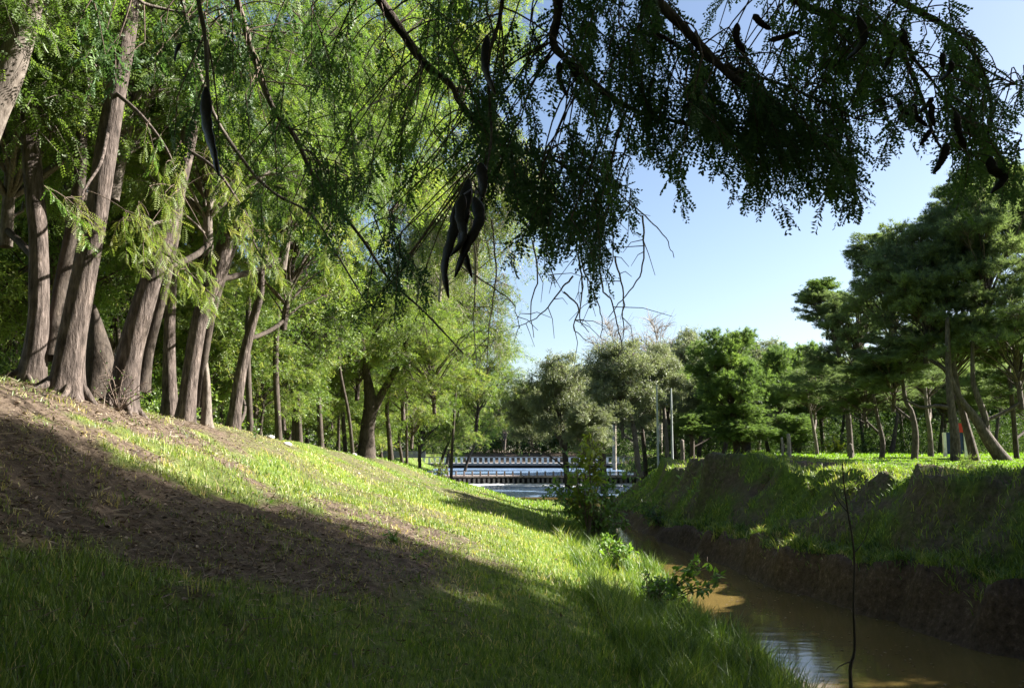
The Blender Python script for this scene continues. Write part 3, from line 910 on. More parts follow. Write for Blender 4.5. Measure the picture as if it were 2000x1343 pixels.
for bx, D, w, key, cx, cy, rw, rh, lab in wood:
    w0 = P(bx, 870, D)
    base_py = 870 - gz(w0[0], w0[1]) / D * F
    wob = 14 * math.sin(bx)
    w = w * .68
    if cy > 600:
        cy, rh, rw = cy + 22, rh * 1.12, rw * 1.08
    far_ = abs(cx - bx) > 120
    stm = [(bx, base_py), (bx + (cx - bx) * .05 + wob * .5, base_py * .75 + cy * .25), (bx + (cx - bx) * .25 + wob, base_py * .5 + cy * .5), (bx + (cx - bx) * .7, base_py * .22 + cy * .78), (cx, cy)]
    if far_:
        stm = [(bx, base_py), (bx - 6, base_py * .7 + cy * .3), (bx + 16, base_py * .35 + cy * .65), (bx + (cx - bx) * .42, cy + 40), (cx, cy - 10)]
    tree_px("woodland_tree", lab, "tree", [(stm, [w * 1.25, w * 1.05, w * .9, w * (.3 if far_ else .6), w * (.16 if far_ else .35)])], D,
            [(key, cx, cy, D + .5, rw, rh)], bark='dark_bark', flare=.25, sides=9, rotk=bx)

# ------------------------------------------------------------------ far side and right bank trees
right = [
    ("pine_tree", "forked pine leaning left with two sunlit white arms, rightmost trunk on the lawn", 'pine_bark', 28,
     [([(1962, 903), (1932, 862), (1908, 822), (1884, 790), (1872, 772), (1850, 720)], [27, 23, 18, 13, 11, 8]),
      ([(1925, 845), (1924, 815), (1908, 770), (1900, 735), (1900, 640)], [15, 13, 11, 9, 6])],
     [('pinA', 1915, 490, 29, 2.9, 2.9), ('pinB', 1985, 640, 28, 2.6, 2.4), ('pinB', 1960, 400, 30, 2.2, 1.7)]),
    ("pine_tree", "short pine trunk leaning left, immediately left of the forked pine", 'pine_bark', 28.5,
     [([(1906, 902), (1893, 855), (1884, 820), (1870, 760), (1860, 690)], [18, 16, 13, 11, 8])],
     [('pinB', 1850, 640, 29.5, 2.3, 2.2), ('pinA', 1860, 440, 31, 1.7, 1.5)]),
    ("pine_tree", "upright pine trunk with a long level limb reaching left", 'pine_bark', 28,
     [([(1866, 903), (1864, 840), (1856, 780), (1852, 700), (1850, 620)], [19, 17, 14, 11, 8]),
      ([(1858, 797), (1830, 792), (1800, 795), (1770, 782)], [9, 7, 6, 4])],
     [('pinA', 1800, 560, 29.5, 2.2, 2.4)]),
    ("pine_tree", "slim sunlit pine trunk standing in the middle of the bright lawn", 'pine_bark', 30,
     [([(1785, 897), (1788, 850), (1780, 805), (1768, 778), (1758, 700)], [13, 12, 10, 8, 6])],
     [('pinB', 1735, 560, 32, 2.1, 2.6), ('pinA', 1740, 720, 31, 2.3, 1.4), ('pinA', 1715, 500, 33, 1.4, 1.1)]),
    ("pine_tree", "thin crooked pine at the dark left part of the lawn edge", 'pine_bark', 34,
     [([(1722, 895), (1724, 862), (1714, 815), (1706, 770)], [10, 9, 7, 5])],
     [('pinA', 1690, 770, 35, 1.9, 1.2)]),
    ("pine_tree", "thin pale pine trunk between the two middle trunks, set further back", 'pale_bark', 38,
     [([(1818, 889), (1816, 845), (1810, 800), (1806, 740)], [10, 9, 7, 5])],
     [('pinB', 1810, 700, 39, 2.4, 2.4)]),
    ("pine_tree", "flat topped pine with a light green crest standing above the lower woods", 'pine_bark', 40,
     [([(1662, 893), (1655, 800), (1640, 700), (1625, 640)], [12, 11, 9, 6])],
     [('pinB', 1612, 605, 41, 1.6, 1.3), ('pinA', 1670, 650, 40, 2.0, 2.2), ('pinA', 1640, 730, 41, 2.4, 1.6), ('grn', 1600, 570, 41.5, 1.2, .8)]),
    ("pine_tree", "slender pale stemmed tree, trunk forking in front of dark woods", 'pale_bark', 44,
     [([(1597, 890), (1592, 855), (1583, 805), (1574, 760)], [7, 6, 5, 4])],
     [('pinB', 1590, 760, 45, 2.2, 1.6)]),
    ("pine_tree", "pine cut off by the right edge behind the forked pine", 'dark_bark', 33,
     [([(1985, 886), (1980, 820), (1970, 720)], [10, 9, 7])],
     [('pinA', 2010, 760, 34, 2.2, 1.4), ('pinA', 2040, 420, 31, 2.4, 2.6)]),
    ("round_tree", "tallest bright green tree left of the flat topped pine, domed crown", 'dark_bark', 50,
     [([(1440, 893), (1435, 840), (1425, 760)], [14, 12, 8])], [('grn', 1425, 725, 50, 2.5, 3.0), ('grn', 1450, 830, 50, 2.4, 1.5)]),
    ("round_tree", "smaller bright green tree with a pointed crown beside the domed one", 'dark_bark', 52,
     [([(1530, 893), (1525, 840), (1520, 780)], [9, 8, 5])], [('grn', 1522, 745, 52, 1.5, 2.5), ('grn', 1545, 840, 50, 1.6, 1.2)]),
    ("olive_tree", "silver green rounded tree right behind the bankside bush", 'pale_bark', 58,
     [([(1250, 893), (1240, 850), (1225, 800)], [12, 10, 7])], [('oli', 1215, 742, 58, 3.0, 3.5)]),
    ("olive_tree", "pale silver green tree above the two pale poles", 'pale_bark', 60,
     [([(1305, 892), (1300, 840), (1295, 780)], [9, 8, 6])], [('oli', 1288, 728, 60, 2.0, 2.7)]),
    ("olive_tree", "grey green drooping tree at the right end of the weir", 'dark_bark', 62,
     [([(1110, 905), (1100, 850), (1090, 800)], [12, 10, 7])], [('oli', 1095, 765, 62, 2.6, 3.6), ('oli', 1040, 800, 66, 2.4, 2.8)]),
    ("olive_tree", "dark dense tree shading the right abutment of the weir", 'dark_bark', 56,
     [([(1180, 900), (1175, 860), (1165, 800)], [14, 12, 8])], [('oli', 1150, 830, 55, 1.9, 2.0)]),
    ("grey_tree", "dull grey green tree rising behind the silver ones", 'dark_bark', 76,
     [([(1345, 890), (1345, 800), (1342, 720)], [9, 8, 5])], [('oli', 1345, 720, 76, 3.2, 4.4)]),
    ("bare_tree", "leafless hazy twigged tree above the silver green crowns, left one", 'pale_twig', 84,
     [([(1200, 890), (1200, 800), (1205, 740)], [8, 7, 5])], [('bare', 1205, 700, 84, 3.8, 4.4)]),
    ("bare_tree", "leafless hazy twigged tree above the silver green crowns, right one", 'pale_twig', 86,
     [([(1290, 890), (1290, 800), (1288, 740)], [8, 7, 5])], [('bare', 1290, 695, 86, 4.0, 4.6)]),
    ("round_tree", "green tree closing the gap behind the pointed crown", 'dark_bark', 72,
     [([(1570, 890), (1570, 820), (1565, 760)], [9, 8, 6])], [('grn', 1560, 750, 72, 3.4, 4.2)]),
    ("grey_tree", "dull tree seen just over the domed crown", 'dark_bark', 80,
     [([(1480, 890), (1480, 820), (1480, 760)], [9, 8, 6])], [('oli', 1485, 745, 80, 4.2, 5.0)]),
    ("round_tree", "low spreading tree with a bright green shelf beside the poles", 'dark_bark', 54,
     [([(1350, 893), (1352, 860), (1345, 840)], [10, 8, 6])], [('grn', 1350, 830, 54, 1.5, .9), ('grn', 1395, 800, 55, 1.6, 1.6)]),
]
for nm, lab, bark, D, stems, crs in right:
    tree_px(nm, lab, "pine" if nm == "pine_tree" else "tree", stems, D, crs, bark=bark, flare=.2, ridges=.05, sides=11)

# dark trunks in the shade under the far crowns
for i, (bx, D, w, lean, key, rw) in enumerate([
        (1262, 66, 9, -6, 'oli', 2.6), (1302, 70, 8, 5, 'oli', 2.6), (1322, 64, 9, -9, 'grn', 2.2), (1362, 62, 10, 7, 'oli', 2.6), (1388, 70, 8, -4, 'grn', 2.4),
        (1412, 58, 9, 8, 'grn', 2.2), (1462, 60, 14, -3, 'oli', 2.8), (1478, 66, 8, 6, 'grn', 2.4), (1502, 62, 8, -7, 'grn', 2.4), (1560, 60, 7, 5, 'grn', 2.4),
        (1610, 62, 10, -4, 'pinA', 2.8), (1640, 58, 8, 4, 'pinB', 2.6), (1690, 56, 8, -5, 'pinA', 2.8), (1740, 52, 10, 6, 'pinB', 2.8), (1765, 60, 9, -3, 'pinA', 3.0),
        (1835, 54, 9, 3, 'pinB', 2.8), (1895, 56, 9, -4, 'pinA', 3.0), (1940, 50, 9, 5, 'pinB', 2.6), (2010, 52, 10, -2, 'pinA', 3.0)]):
    by = 870 + .72 / D * F
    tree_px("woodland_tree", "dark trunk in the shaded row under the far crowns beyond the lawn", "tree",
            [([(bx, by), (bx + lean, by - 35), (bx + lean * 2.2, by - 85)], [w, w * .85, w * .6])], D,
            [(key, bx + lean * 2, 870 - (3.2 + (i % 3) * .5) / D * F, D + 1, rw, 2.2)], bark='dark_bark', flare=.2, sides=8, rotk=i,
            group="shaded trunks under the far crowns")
# far wood closing the view
for i, (bx, D, key, rw, rh, zc) in enumerate([
        (880, 118, 'locC', 6, 5, 4.5), (960, 125, 'oli', 5, 3.6, 2.6), (1010, 130, 'bare', 5, 4.5, 3.2), (1060, 120, 'oli', 6, 5.0, 4.0), (1130, 116, 'oli', 6, 6, 5),
        (1420, 110, 'oli', 6, 6, 5), (1520, 112, 'oli', 6, 6, 5), (1640, 100, 'oli', 6, 6, 5), (1760, 95, 'grn', 6, 6, 5), (1880, 90, 'oli', 6, 6, 5), (1990, 88, 'grn', 6, 6, 5),
        (760, 110, 'locC', 6, 6, 5), (620, 90, 'locC', 6, 6, 5.5), (450, 80, 'locC', 6, 6, 6), (280, 66, 'locD', 6, 6, 6), (100, 56, 'locC', 6, 6, 6), (-60, 44, 'locC', 5, 5, 6), (1300, 108, 'oli', 6, 5, 4)]):
    by = 870 + .9 / D * F
    cy = 870 - zc / D * F
    tree_px("woodland_tree", "distant tree of the wood that closes the view", "tree", [([(bx, by), (bx + 2, by * .5 + cy * .5), (bx, cy)], [.4 / D * F, .35 / D * F, .2 / D * F])], D,
            [(key, bx, cy, D, rw, rh)], bark='dark_bark', flare=.2, sides=8, rotk=i * 1.3, group="trees of the distant wood")


SHADE = [(13.5, 9.6, 'locC', 9.2, 3.4, 3.0), (12.5, 4.5, 'pinB', 8.0, 3.6, 3.6), (18, 12.8, 'locC', 10.2, 3.6, 3.2), (16, 7, 'pinB', 9.0, 4.0, 4.6),
         (13, -.5, 'pinA', 6.4, 3.8, 4.4), (21, 9, 'pinB', 11.4, 4.2, 4.4), (16.2, 16.6, 'pinB', 4.2, 3.0, 3.4), (14.5, 11.5, 'locC', 10.5, 3.6, 3.2), (20, 3, 'pinA', 9, 4.4, 5.6), (22, 15.5, 'locC', 12, 3.8, 4.2),
         (12.3, 1.5, 'pinA', 3.2, 2.8, 3.2), (12.6, 6.0, 'pinB', 3.0, 2.7, 3.0), (12.2, -4, 'pinA', 3.2, 3.0, 3.2), (17.5, -1, 'pinB', 4, 3.4, 4), (18.5, 5, 'pinA', 4, 3.2, 4)]  # low pines added out of view to block sky light from the right
# pines outside the right edge: their shade lies over the near bank and the water
def world_tree(name, label, x, y, key, zc, rw, rh, bark='pine_bark', r0=.2, group=None):
    z = gz(x, y)
    t = empty(name, (x, y, z), label, "pine", group)
    g = Geo()
    trunk_geo(g, np.array([[x, y, z - .1], [x + .1, y, z + (zc - z) * .5], [x - .1, y + .1, zc - rh * .2]]), np.array([r0, r0 * .8, r0 * .45]), 12, 7, .06, .3)
    obj("trunk", g.mesh("trunk", M[bark], True, origin=(x, y, z)), t)
    put_crown(t, key, (x, y, zc), (rw / NOM[key][0], rw / NOM[key][1], rh / NOM[key][2]), (x * 3 + y) % 6.28)
    return t


for (x, y, key, zc, rw, rh) in SHADE:
    if key[:3] == 'loc':
        world_tree("locust_tree", "tall shade locust on the far bank outside the right edge of the picture", x, y, key, zc, rw, rh, group="shade locusts outside the right edge")["category"] = "tree"
    else:
        world_tree("pine_tree", "unseen shade pine on the far bank outside the right edge of the picture", x, y, key, zc, rw, rh, group="shade pines outside the right edge")

for i, (x, y, key, zc, rw, rh) in enumerate([(-7, -5, 'locA', 6.5, 4.6, 4.0), (1, -9, 'locB', 6, 4.6, 4.2), (-12.5, 3.5, 'locA', 6.5, 4.4, 4.2), (-13, -3, 'locB', 6.5, 4.6, 4.2), (8.8, -8, 'locA', 5.5, 4.4, 4.2),
                                (-3, -14, 'locB', 6, 5, 4.6), (-18, 9, 'locB', 7, 4.6, 4.6), (6, -16, 'locA', 6, 5, 4.6),
                                (-5, -9, 'locB', 9.5, 5, 4.4), (8.8, 1.5, 'locA', 7.6, 4.2, 3.6), (9.2, -3.5, 'locB', 8.8, 4.6, 4.6), (-8.5, -1.5, 'locA', 8.5, 5, 4),  # trees added out of view to cut sky light on the foreground
                                (0.5, -6, 'locA', 3.0, 4.4, 4.2), (6, -7, 'locB', 2.4, 4.4, 4.4), (-5.5, -7, 'locB', 4, 4.6, 4.4), (-11, -1, 'locA', 4.2, 4.0, 3.8)]):  # low crowns added behind the camera to block more sky
    t = world_tree("locust_tree", "unseen shade locust on the slope behind the photographer", x, y, key, zc, rw, rh, bark='bark', group="shade locusts behind the photographer")
    t["category"] = "tree"


# masses of leaves that read as one: undergrowth behind the crest, wood edge round the park
def leaf_mass(name, label, boxes, mat, tpl, size):
    g = Geo(); r = np.random.default_rng(len(boxes) * 7 + int(size * 100))
    for (x0, x1, y0, y1, h0, h1, n) in boxes:
        m = max(6, n // 90)
        c = np.stack([r.uniform(x0, x1, m), r.uniform(y0, y1, m), np.zeros(m)], -1)
        c[:, 2] = height(c[:, 0], c[:, 1], False) + r.uniform(h0, h1, m) * r.uniform(.3, 1, m)
        i = r.integers(0, m, n)
        k = size * 5
        pos = c[i] + np.clip(r.normal(size=(n, 3)), -2, 2) * np.array([k, k, k * .62])
        ground_z = height(pos[:, 0], pos[:, 1], False) + .02
        pos[:, 2] = ground_z + np.abs(pos[:, 2] - ground_z)
        tint = np.clip(.45 + r.normal(0, .14, m)[i] + r.normal(0, .12, n), 0, 1)
        scatter(g, pos, r.normal(size=(n, 3)) + np.array([0, 0, -.2]), size * r.uniform(.6, 1.3, n), tpl, tint, r=r)
    return obj(name, g.mesh(name, mat), kind="stuff", label=label)


sp5 = tpl_spray(5, .42, 8, .45)
leaf_mass("undergrowth", "low leafy undergrowth filling the wood behind the left crest",
          [(-16, -9, 17, 30, 0, .9, 2600), (-24, -8.5, 30, 48, 0, 1.6, 7000), (-34, -19, 46, 70, 0, 2.4, 5000), (-30, -13, 13, 22, 0, 2.5, 3500)], M['locust_leaf'], sp5, .24)
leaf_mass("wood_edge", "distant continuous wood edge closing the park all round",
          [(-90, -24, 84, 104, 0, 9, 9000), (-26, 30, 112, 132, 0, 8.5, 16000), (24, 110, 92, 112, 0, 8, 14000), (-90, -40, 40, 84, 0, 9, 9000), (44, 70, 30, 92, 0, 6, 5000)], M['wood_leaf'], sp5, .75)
leaf_mass("shade_toned_hedge", "hedge and shrubs beyond the lawn, leaves dark for the shade under the far crowns",
          [(9, 44, 64, 74, 0, 2.6, 14000), (20, 40, 52, 60, 0, 1.6, 7000), (40, 50, 40, 60, 0, 2.5, 4000)], M['wood_leaf'], sp5, .30)  # dark leaf colour stands in for shade on the hedge

# ------------------------------------------------------------------ weir and bridge
def box(g, x0, x1, y0, y1, z0, z1):
    V = np.array([[x, y, z] for z in (z0, z1) for y in (y0, y1) for x in (x0, x1)])
    q = np.array([[2, 3, 1, 0], [5, 7, 6, 4], [1, 5, 4, 0], [6, 7, 3, 2], [4, 6, 2, 0], [3, 7, 5, 1]])
    g.add(V, quads=q)


def boxmesh(name, mat, *dims):
    g = Geo(); box(g, *dims); return g.mesh(name, mat)


weir = empty("weir", (1, 67, -3), "low concrete weir across the stream with a row of upright baffles and foam below", "weir")
loc = Vector((-1, -67, 3))
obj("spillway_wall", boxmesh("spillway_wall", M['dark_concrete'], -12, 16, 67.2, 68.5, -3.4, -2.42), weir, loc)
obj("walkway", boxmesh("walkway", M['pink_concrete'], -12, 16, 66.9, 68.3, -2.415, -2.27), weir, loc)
mb = boxmesh("baffle", M['concrete'], -.09, .09, -.22, .10, -.02, .52)
mr = boxmesh("post", M['pink_concrete'], -.06, .06, -.06, .06, 0, .34)
for i in range(48):
    xx = -8.4 + i * .37
    o = obj("baffle", mb, weir, loc + Vector((xx + rng.uniform(-.04, .04), 67.0, -3.0)))
for i in range(30):
    o = obj("post", mr, weir, loc + Vector((-8 + i * .62, 67.2, -2.268)))
g = Geo()
fx = np.linspace(-9, 10, 120); fy = np.linspace(64.6, 66.9, 14)
FX, FY = np.meshgrid(fx, fy)
FZ = -2.985 + .10 * fbm(FX * 3, FY * 3, 90) * sstep(64.6, 66.0, FY) + .10 * sstep(66.2, 66.9, FY)
FZ -= .08 * (FY < 65.2 + fbm(FX * 1.5, FX * 0, 91) * .8)
ii = np.arange(13)[:, None] * 120 + np.arange(119)[None]
obj("foam", new_mesh("foam", np.stack([FX, FY, FZ], -1).reshape(-1, 3), [np.stack([ii, ii + 1, ii + 121, ii + 120], -1).reshape(-1, 4)], M['foam'], smooth=True),
    kind="stuff", label="white foam along the foot of the weir")

br = empty("footbridge", (0, 92, -2), "flat bridge with white balusters crossing behind the weir", "bridge")
loc = Vector((0, -92, 2))
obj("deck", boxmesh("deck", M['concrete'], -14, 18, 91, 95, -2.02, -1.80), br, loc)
obj("girder", boxmesh("girder", M['dark_concrete'], -14, 18, 91.4, 94.6, -2.30, -2.023), br, loc)  # dark concrete here stands in for shade under the deck
obj("handrail", boxmesh("handrail", M['concrete'], -14, 18, 91.05, 91.25, -1.24, -1.14), br, loc)
mb = boxmesh("baluster", M['white_paint'], -.11, .11, -.06, .06, 0, .555)
for i in range(52):
    obj("baluster", mb, br, loc + Vector((-12.5 + i * .56, 91.15, -1.798)))
for xx in (-6, -1, 4, 9):
    obj("pier", boxmesh("pier", M['concrete'], xx - .2, xx + .2, 91.5, 94.5, -3.4, -2.303), br, loc)
# low white wall segments left of the bridge
g = Geo(); box(g, -13.5, -7.2, 73, 73.25, -1.0, -.45)
wll = g.mesh("low_wall", M['concrete'], origin=(-10, 73, -1))
obj("low_wall", wll, None, (-10, 73, -1), label="low grey wall at the foot of the trees left of the weir", category="wall")

# ------------------------------------------------------------------ park furniture on the far bank
def pole(name, label, cat, px, py_top, D, w, mat, group=None, lamp=False):
    w0 = P(px, 880, D); x, y = w0[0], w0[1]; z = gz(x, y)
    top = P(px, py_top, D)[2]
    t = empty(name, (x, y, z), label, cat, group)
    g = Geo()
    g.tubes(np.array([[[0, 0, -.1], [0, 0, (top - z) * .5], [0, 0, top - z]]]), np.array([[w * .6, w * .5, w * .4]]), 10)
    obj("shaft", g.mesh("shaft", M[mat], True), t)
    if lamp:
        g = Geo(); g.tubes(np.array([[[0, 0, top - z], [0, 0, top - z + .1], [0, 0, top - z + .32], [0, 0, top - z + .42]]]), np.array([[.06, .16, .20, .03]]), 10)
        obj("lamp_head", g.mesh("lamp_head", M['white_paint'], True), t)
    g = Geo(); g.tubes(np.array([[[0, 0, -.1], [0, 0, .22], [0, 0, .25]]]), np.array([[w * 1.1, w * 1.1, w * .5]]), 10)
    obj("foot_plate", g.mesh("foot_plate", M['concrete'], True), t)
    return t


pole("lamp_post", "tall pale pole under the silver green crown, left of a pair", "lamp post", 1285, 752, 50, .12, 'grey_paint')
pole("lamp_post", "tall pale pole under the silver green crown, right of a pair", "lamp post", 1313, 758, 52, .12, 'grey_paint')


def post(name, label, px, py0, py1, D, w, mat):
    a = P(px, py0, D); x, y = a[0], a[1]; z = gz(x, y)
    h = max(.25, (py0 - py1) / F * D)
    g = Geo()
    trunk_geo(g, np.array([[0, 0, -.08], [.01, 0, h * .5], [0, .01, h]]), np.array([w, w * .92, w * .9]) * .5, 10, 5, .05, .15)
    obj(name, g.mesh(name, M[mat], True), None, (x, y, z), label=label, category="post")


post("wooden_post", "pale weathered post on the reddish soil beyond the bankside bush", 1333, 905, 862, 42, .20, 'pale_bark')
post("tree_stump", "pale cut stump on the lawn edge between dark trunks", 1662, 896, 868, 34, .17, 'pale_bark')
post("wooden_post", "grey post standing in the gully of the far bank", 1543, 935, 893, 26, .12, 'wood_post')
post("wooden_post", "thinner leaning grey post beside the one in the gully", 1530, 940, 905, 26, .07, 'wood_post')

w0 = P(1866, 888, 38); zz = gz(w0[0], w0[1])
sg = empty("park_sign", (w0[0], w0[1], zz), "sign behind the pines on two white posts, red board over dark blue panel", "sign")
obj("post", boxmesh("post", M['white_paint'], -.50, -.38, -.06, .06, -.05, 1.05), sg)
obj("post", boxmesh("post", M['white_paint'], .38, .50, -.06, .06, -.05, 1.05), sg)
obj("red_board", boxmesh("red_board", M['red_paint'], -.05, .50, -.063, .063, 1.055, 1.45), sg)
obj("blue_panel", boxmesh("blue_panel", M['blue_paint'], -.377, .377, -.03, .03, .12, 1.05), sg)


# ------------------------------------------------------------------ bushes and saplings
def bush(name, label, px, py, D, stems, leaf=.11, n_leaf=40, mat='bush_leaf', tplv=None, rad=.012, sidew=.25, seed=0, tint=.5, cat="bush", zoff=0, sub=0):
    """stems: tips given as (px, py, depth offset); each stem arches from the foot to its tip and carries leaves."""
    r = np.random.default_rng(seed + 900)
    a = P(px, py, D); x, y = a[0], a[1]; z = gz(x, y) + zoff
    base = np.array([x, y, z])
    t = empty(name, base, label, cat)
    W, Lf = Geo(), Geo()
    tp = tplv or tpl_leaf(.5)
    for (tx, ty, td) in stems:
        tip = P(tx, ty, D + td)
        d = tip - base
        L = np.linalg.norm(d)
        mid = base + d * .5 + np.array([0, 0, .12 * L]) + r.normal(size=3) * .06 * L
        u = np.linspace(0, 1, 9)[:, None]
        K = base * (1 - u) ** 2 + 2 * mid * u * (1 - u) + tip * u ** 2 + r.normal(size=(9, 3)) * .012 * L * np.sin(u * math.pi)
        W.tubes(K[None], np.linspace(rad, rad * .3, 9)[None], 5)
        # side twigs
        ns = 9 + sub
        uu = r.uniform(.3, 1, ns); ai = np.minimum((uu * 8).astype(int), 7)
        st = K[ai]
        en = st + norm(norm(d) * .5 + r.normal(size=(ns, 3)) * .8) * (sidew * L * r.uniform(.3, 1, ns))[:, None]
        v = np.linspace(0, 1, 4)[None, :, None]
        S = st[:, None] * (1 - v) + en[:, None] * v
        S[:, :, 2] += (.06 * L * sidew * 4 * (v * (1 - v)))[..., 0]
        W.tubes(S, np.full((ns, 4), rad * .35), 3)
        j = r.integers(0, ns, n_leaf); f = r.uniform(.2, 1, n_leaf)[:, None]
        pos = st[j] * (1 - f) + en[j] * f + r.normal(size=(n_leaf, 3)) * .02
        dr = norm(en[j] - st[j]) + r.normal(size=(n_leaf, 3)) * .8 + np.array([0, 0, -.15])
        scatter(Lf, pos, dr, leaf * r.uniform(.55, 1.2, n_leaf), tp, np.clip(r.normal(tint, .2, n_leaf), 0, 1), r=r, roll=.5)
    obj("stems", W.mesh("stems", M['twig'], True, origin=base), t)
    obj("leaves", Lf.mesh("leaves", M[mat], origin=base), t)
    return t


R = np.random.default_rng(77)


def fan(cx, cy, rx, ry, n, dd=1.0):
    return [(cx + R.normal() * rx * .5, cy + R.normal() * ry * .5, R.normal() * dd * .5) for _ in range(n)]


bush("bankside_bush", "big leafy bush at the water's edge in front of the weir's right end", 1165, 1050, 26,
     fan(1160, 920, 110, 60, 26, 1.3) + fan(1225, 985, 55, 50, 12, 1.0) + fan(1105, 965, 45, 40, 9, .8), leaf=.17, n_leaf=46, seed=1, tint=.85)
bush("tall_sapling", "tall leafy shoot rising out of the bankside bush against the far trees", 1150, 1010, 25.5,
     [(1150, 828, 0), (1158, 838, -.2), (1128, 852, 0), (1180, 858, .1), (1120, 890, 0), (1140, 870, .2), (1165, 880, -.1)], leaf=.24, n_leaf=50, rad=.022, sidew=.14, seed=2, cat="sapling", tint=.45, mat='lime_leaf')  # lime leaf colour makes up for sun the pines keep off
bush("riverside_shrub", "small yellow green shrub on the sunny tip of grass beside the water", 1205, 1125, 19,
     fan(1208, 1078, 40, 36, 18, .4) + [(1235, 1120, 0), (1225, 1105, 0)], leaf=.15, n_leaf=44, seed=3, tint=.95)
bush("water_plant", "leafy sprig leaning out low over the brown water", 1285, 1165, 15,
     [(1425, 1130, 0), (1395, 1085, .2), (1380, 1110, .3), (1350, 1125, .1), (1405, 1140, -.2), (1415, 1120, .1), (1365, 1095, 0), (1335, 1110, .1)], leaf=.15, n_leaf=34, sidew=.16, seed=4, tint=1.0, cat="plant")  # tint raised to put sunlight into the leaf colour
bush("riverside_shrub", "dark leafy shrub at the waterline left of the leaning sprig", 1275, 1185, 14.5,
     fan(1285, 1140, 38, 22, 14, .5), leaf=.10, n_leaf=34, seed=5, tint=.35)
bush("bank_bush", "dark shrub on the far waterline behind the small yellow green shrub", 1290, 1025, 30,
     fan(1270, 985, 45, 22, 10, .8), leaf=.12, n_leaf=34, seed=6, tint=.2)
for i, (px, py, D, lab) in enumerate([
        (1658, 985, 20.5, "straggly olive weed clump spilling over the far bank below the lawn"),
        (1588, 985, 22, "rough tuft of weeds on the far bank below the gully posts"),
        (1868, 985, 17.5, "thin stalked weed clump at the shadow's edge on the far bank, near the pines"),
        (1900, 935, 20, "low weed clump on the lawn edge in front of the forked pine"),
        (1500, 965, 25, "weed clump under the sunlit mound of the far bank"),
        (1740, 960, 21, "spreading weed clump halfway along the lawn edge")]):
    bush("bank_weed", lab, px, py, D, fan(px, py - 42, 26, 16, 9, .4), leaf=.10, n_leaf=26, mat='willow_leaf', rad=.006, seed=20 + i, tint=.35, tplv=tpl_leaf(.22), cat="weed")
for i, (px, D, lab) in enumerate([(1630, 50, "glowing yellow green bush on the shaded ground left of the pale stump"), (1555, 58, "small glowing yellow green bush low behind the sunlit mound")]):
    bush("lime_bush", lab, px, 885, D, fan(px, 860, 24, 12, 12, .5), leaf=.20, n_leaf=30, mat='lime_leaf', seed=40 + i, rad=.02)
bush("weir_bush", "pale weedy bush at the left end of the weir", 868, 925, 50, fan(862, 903, 32, 14, 14, .8), leaf=.15, n_leaf=30, mat='willow_leaf', seed=44, tint=.4)
# shoots at the foot of the broad leaning trunk
bush("root_shoots", "bare dead twigs sprouting at the foot of the broad leaning trunk", 232, 800, 12.0,
     [(200, 740, 0), (215, 720, 0), (262, 735, 0), (285, 745, .2), (180, 760, -.2), (245, 715, .1), (300, 760, 0), (225, 755, -.4), (205, 700, 0), (270, 770, -.4)],
     leaf=.05, n_leaf=5, rad=.012, seed=50, cat="shoots", sidew=.3)
for i, (px, py, D, lab) in enumerate([(765, 1060, 11.5, "small pale leaved weed on the dry strip beside the shaded band"), (822, 1108, 11, "broad leaved weed lower down the dry strip"),
                                      (515, 1020, 11, "single grey green weed upslope on the dry strip"), (205, 850, 10.5, "little weed below the pale trunk's roots"), (500, 845, 19, "little weed on the sunny crest near the white stones")]):
    bush("ground_weed", lab, px, py, D, fan(px, py - 18, 12, 6, 5, .1), leaf=.075, n_leaf=9, rad=.004, seed=60 + i, tint=.7, tplv=tpl_leaf(.6), cat="weed")

# lime green sprays hanging in front of the leaning trunks


# bare sapling in the foreground
base = np.array([2.35, 6.0, gz(2.35, 6.0)])
sp = empty("bare_sapling", base, "thin bare stem standing by itself in front of the water at the lower right", "sapling")
pts = np.array([base + [0, 0, -.05], P(1662, 1343, 6), P(1669, 1270, 6), P(1667, 1180, 6), P(1668, 1080, 6.02), P(1656, 1000, 6.04), P(1649, 950, 6.05), P(1645, 905, 6.05)])
g = Geo(); c = catmull(pts, 4)
g.tubes(c[None], np.interp(np.linspace(0, 1, len(c)), [0, .35, 1], [.015, .008, .004])[None], 6)
obj("stem", g.mesh("stem", M['dark_bark'], True, origin=base), sp)
g = Geo()
tw = [[P(1668, 1080, 6), P(1690, 1050, 6.1), P(1700, 1010, 6.2)], [P(1656, 1000, 6), P(1636, 975, 6), P(1626, 950, 6)], [P(1664, 1290, 6), P(1640, 1300, 5.9), P(1632, 1310, 5.9)]]
for t_ in tw:
    g = Geo(); c = catmull(np.array(t_), 3); g.tubes(c[None], np.linspace(.005, .002, len(c))[None], 4)
    obj("twig", g.mesh("twig", M['dark_bark'], True, origin=base), sp)


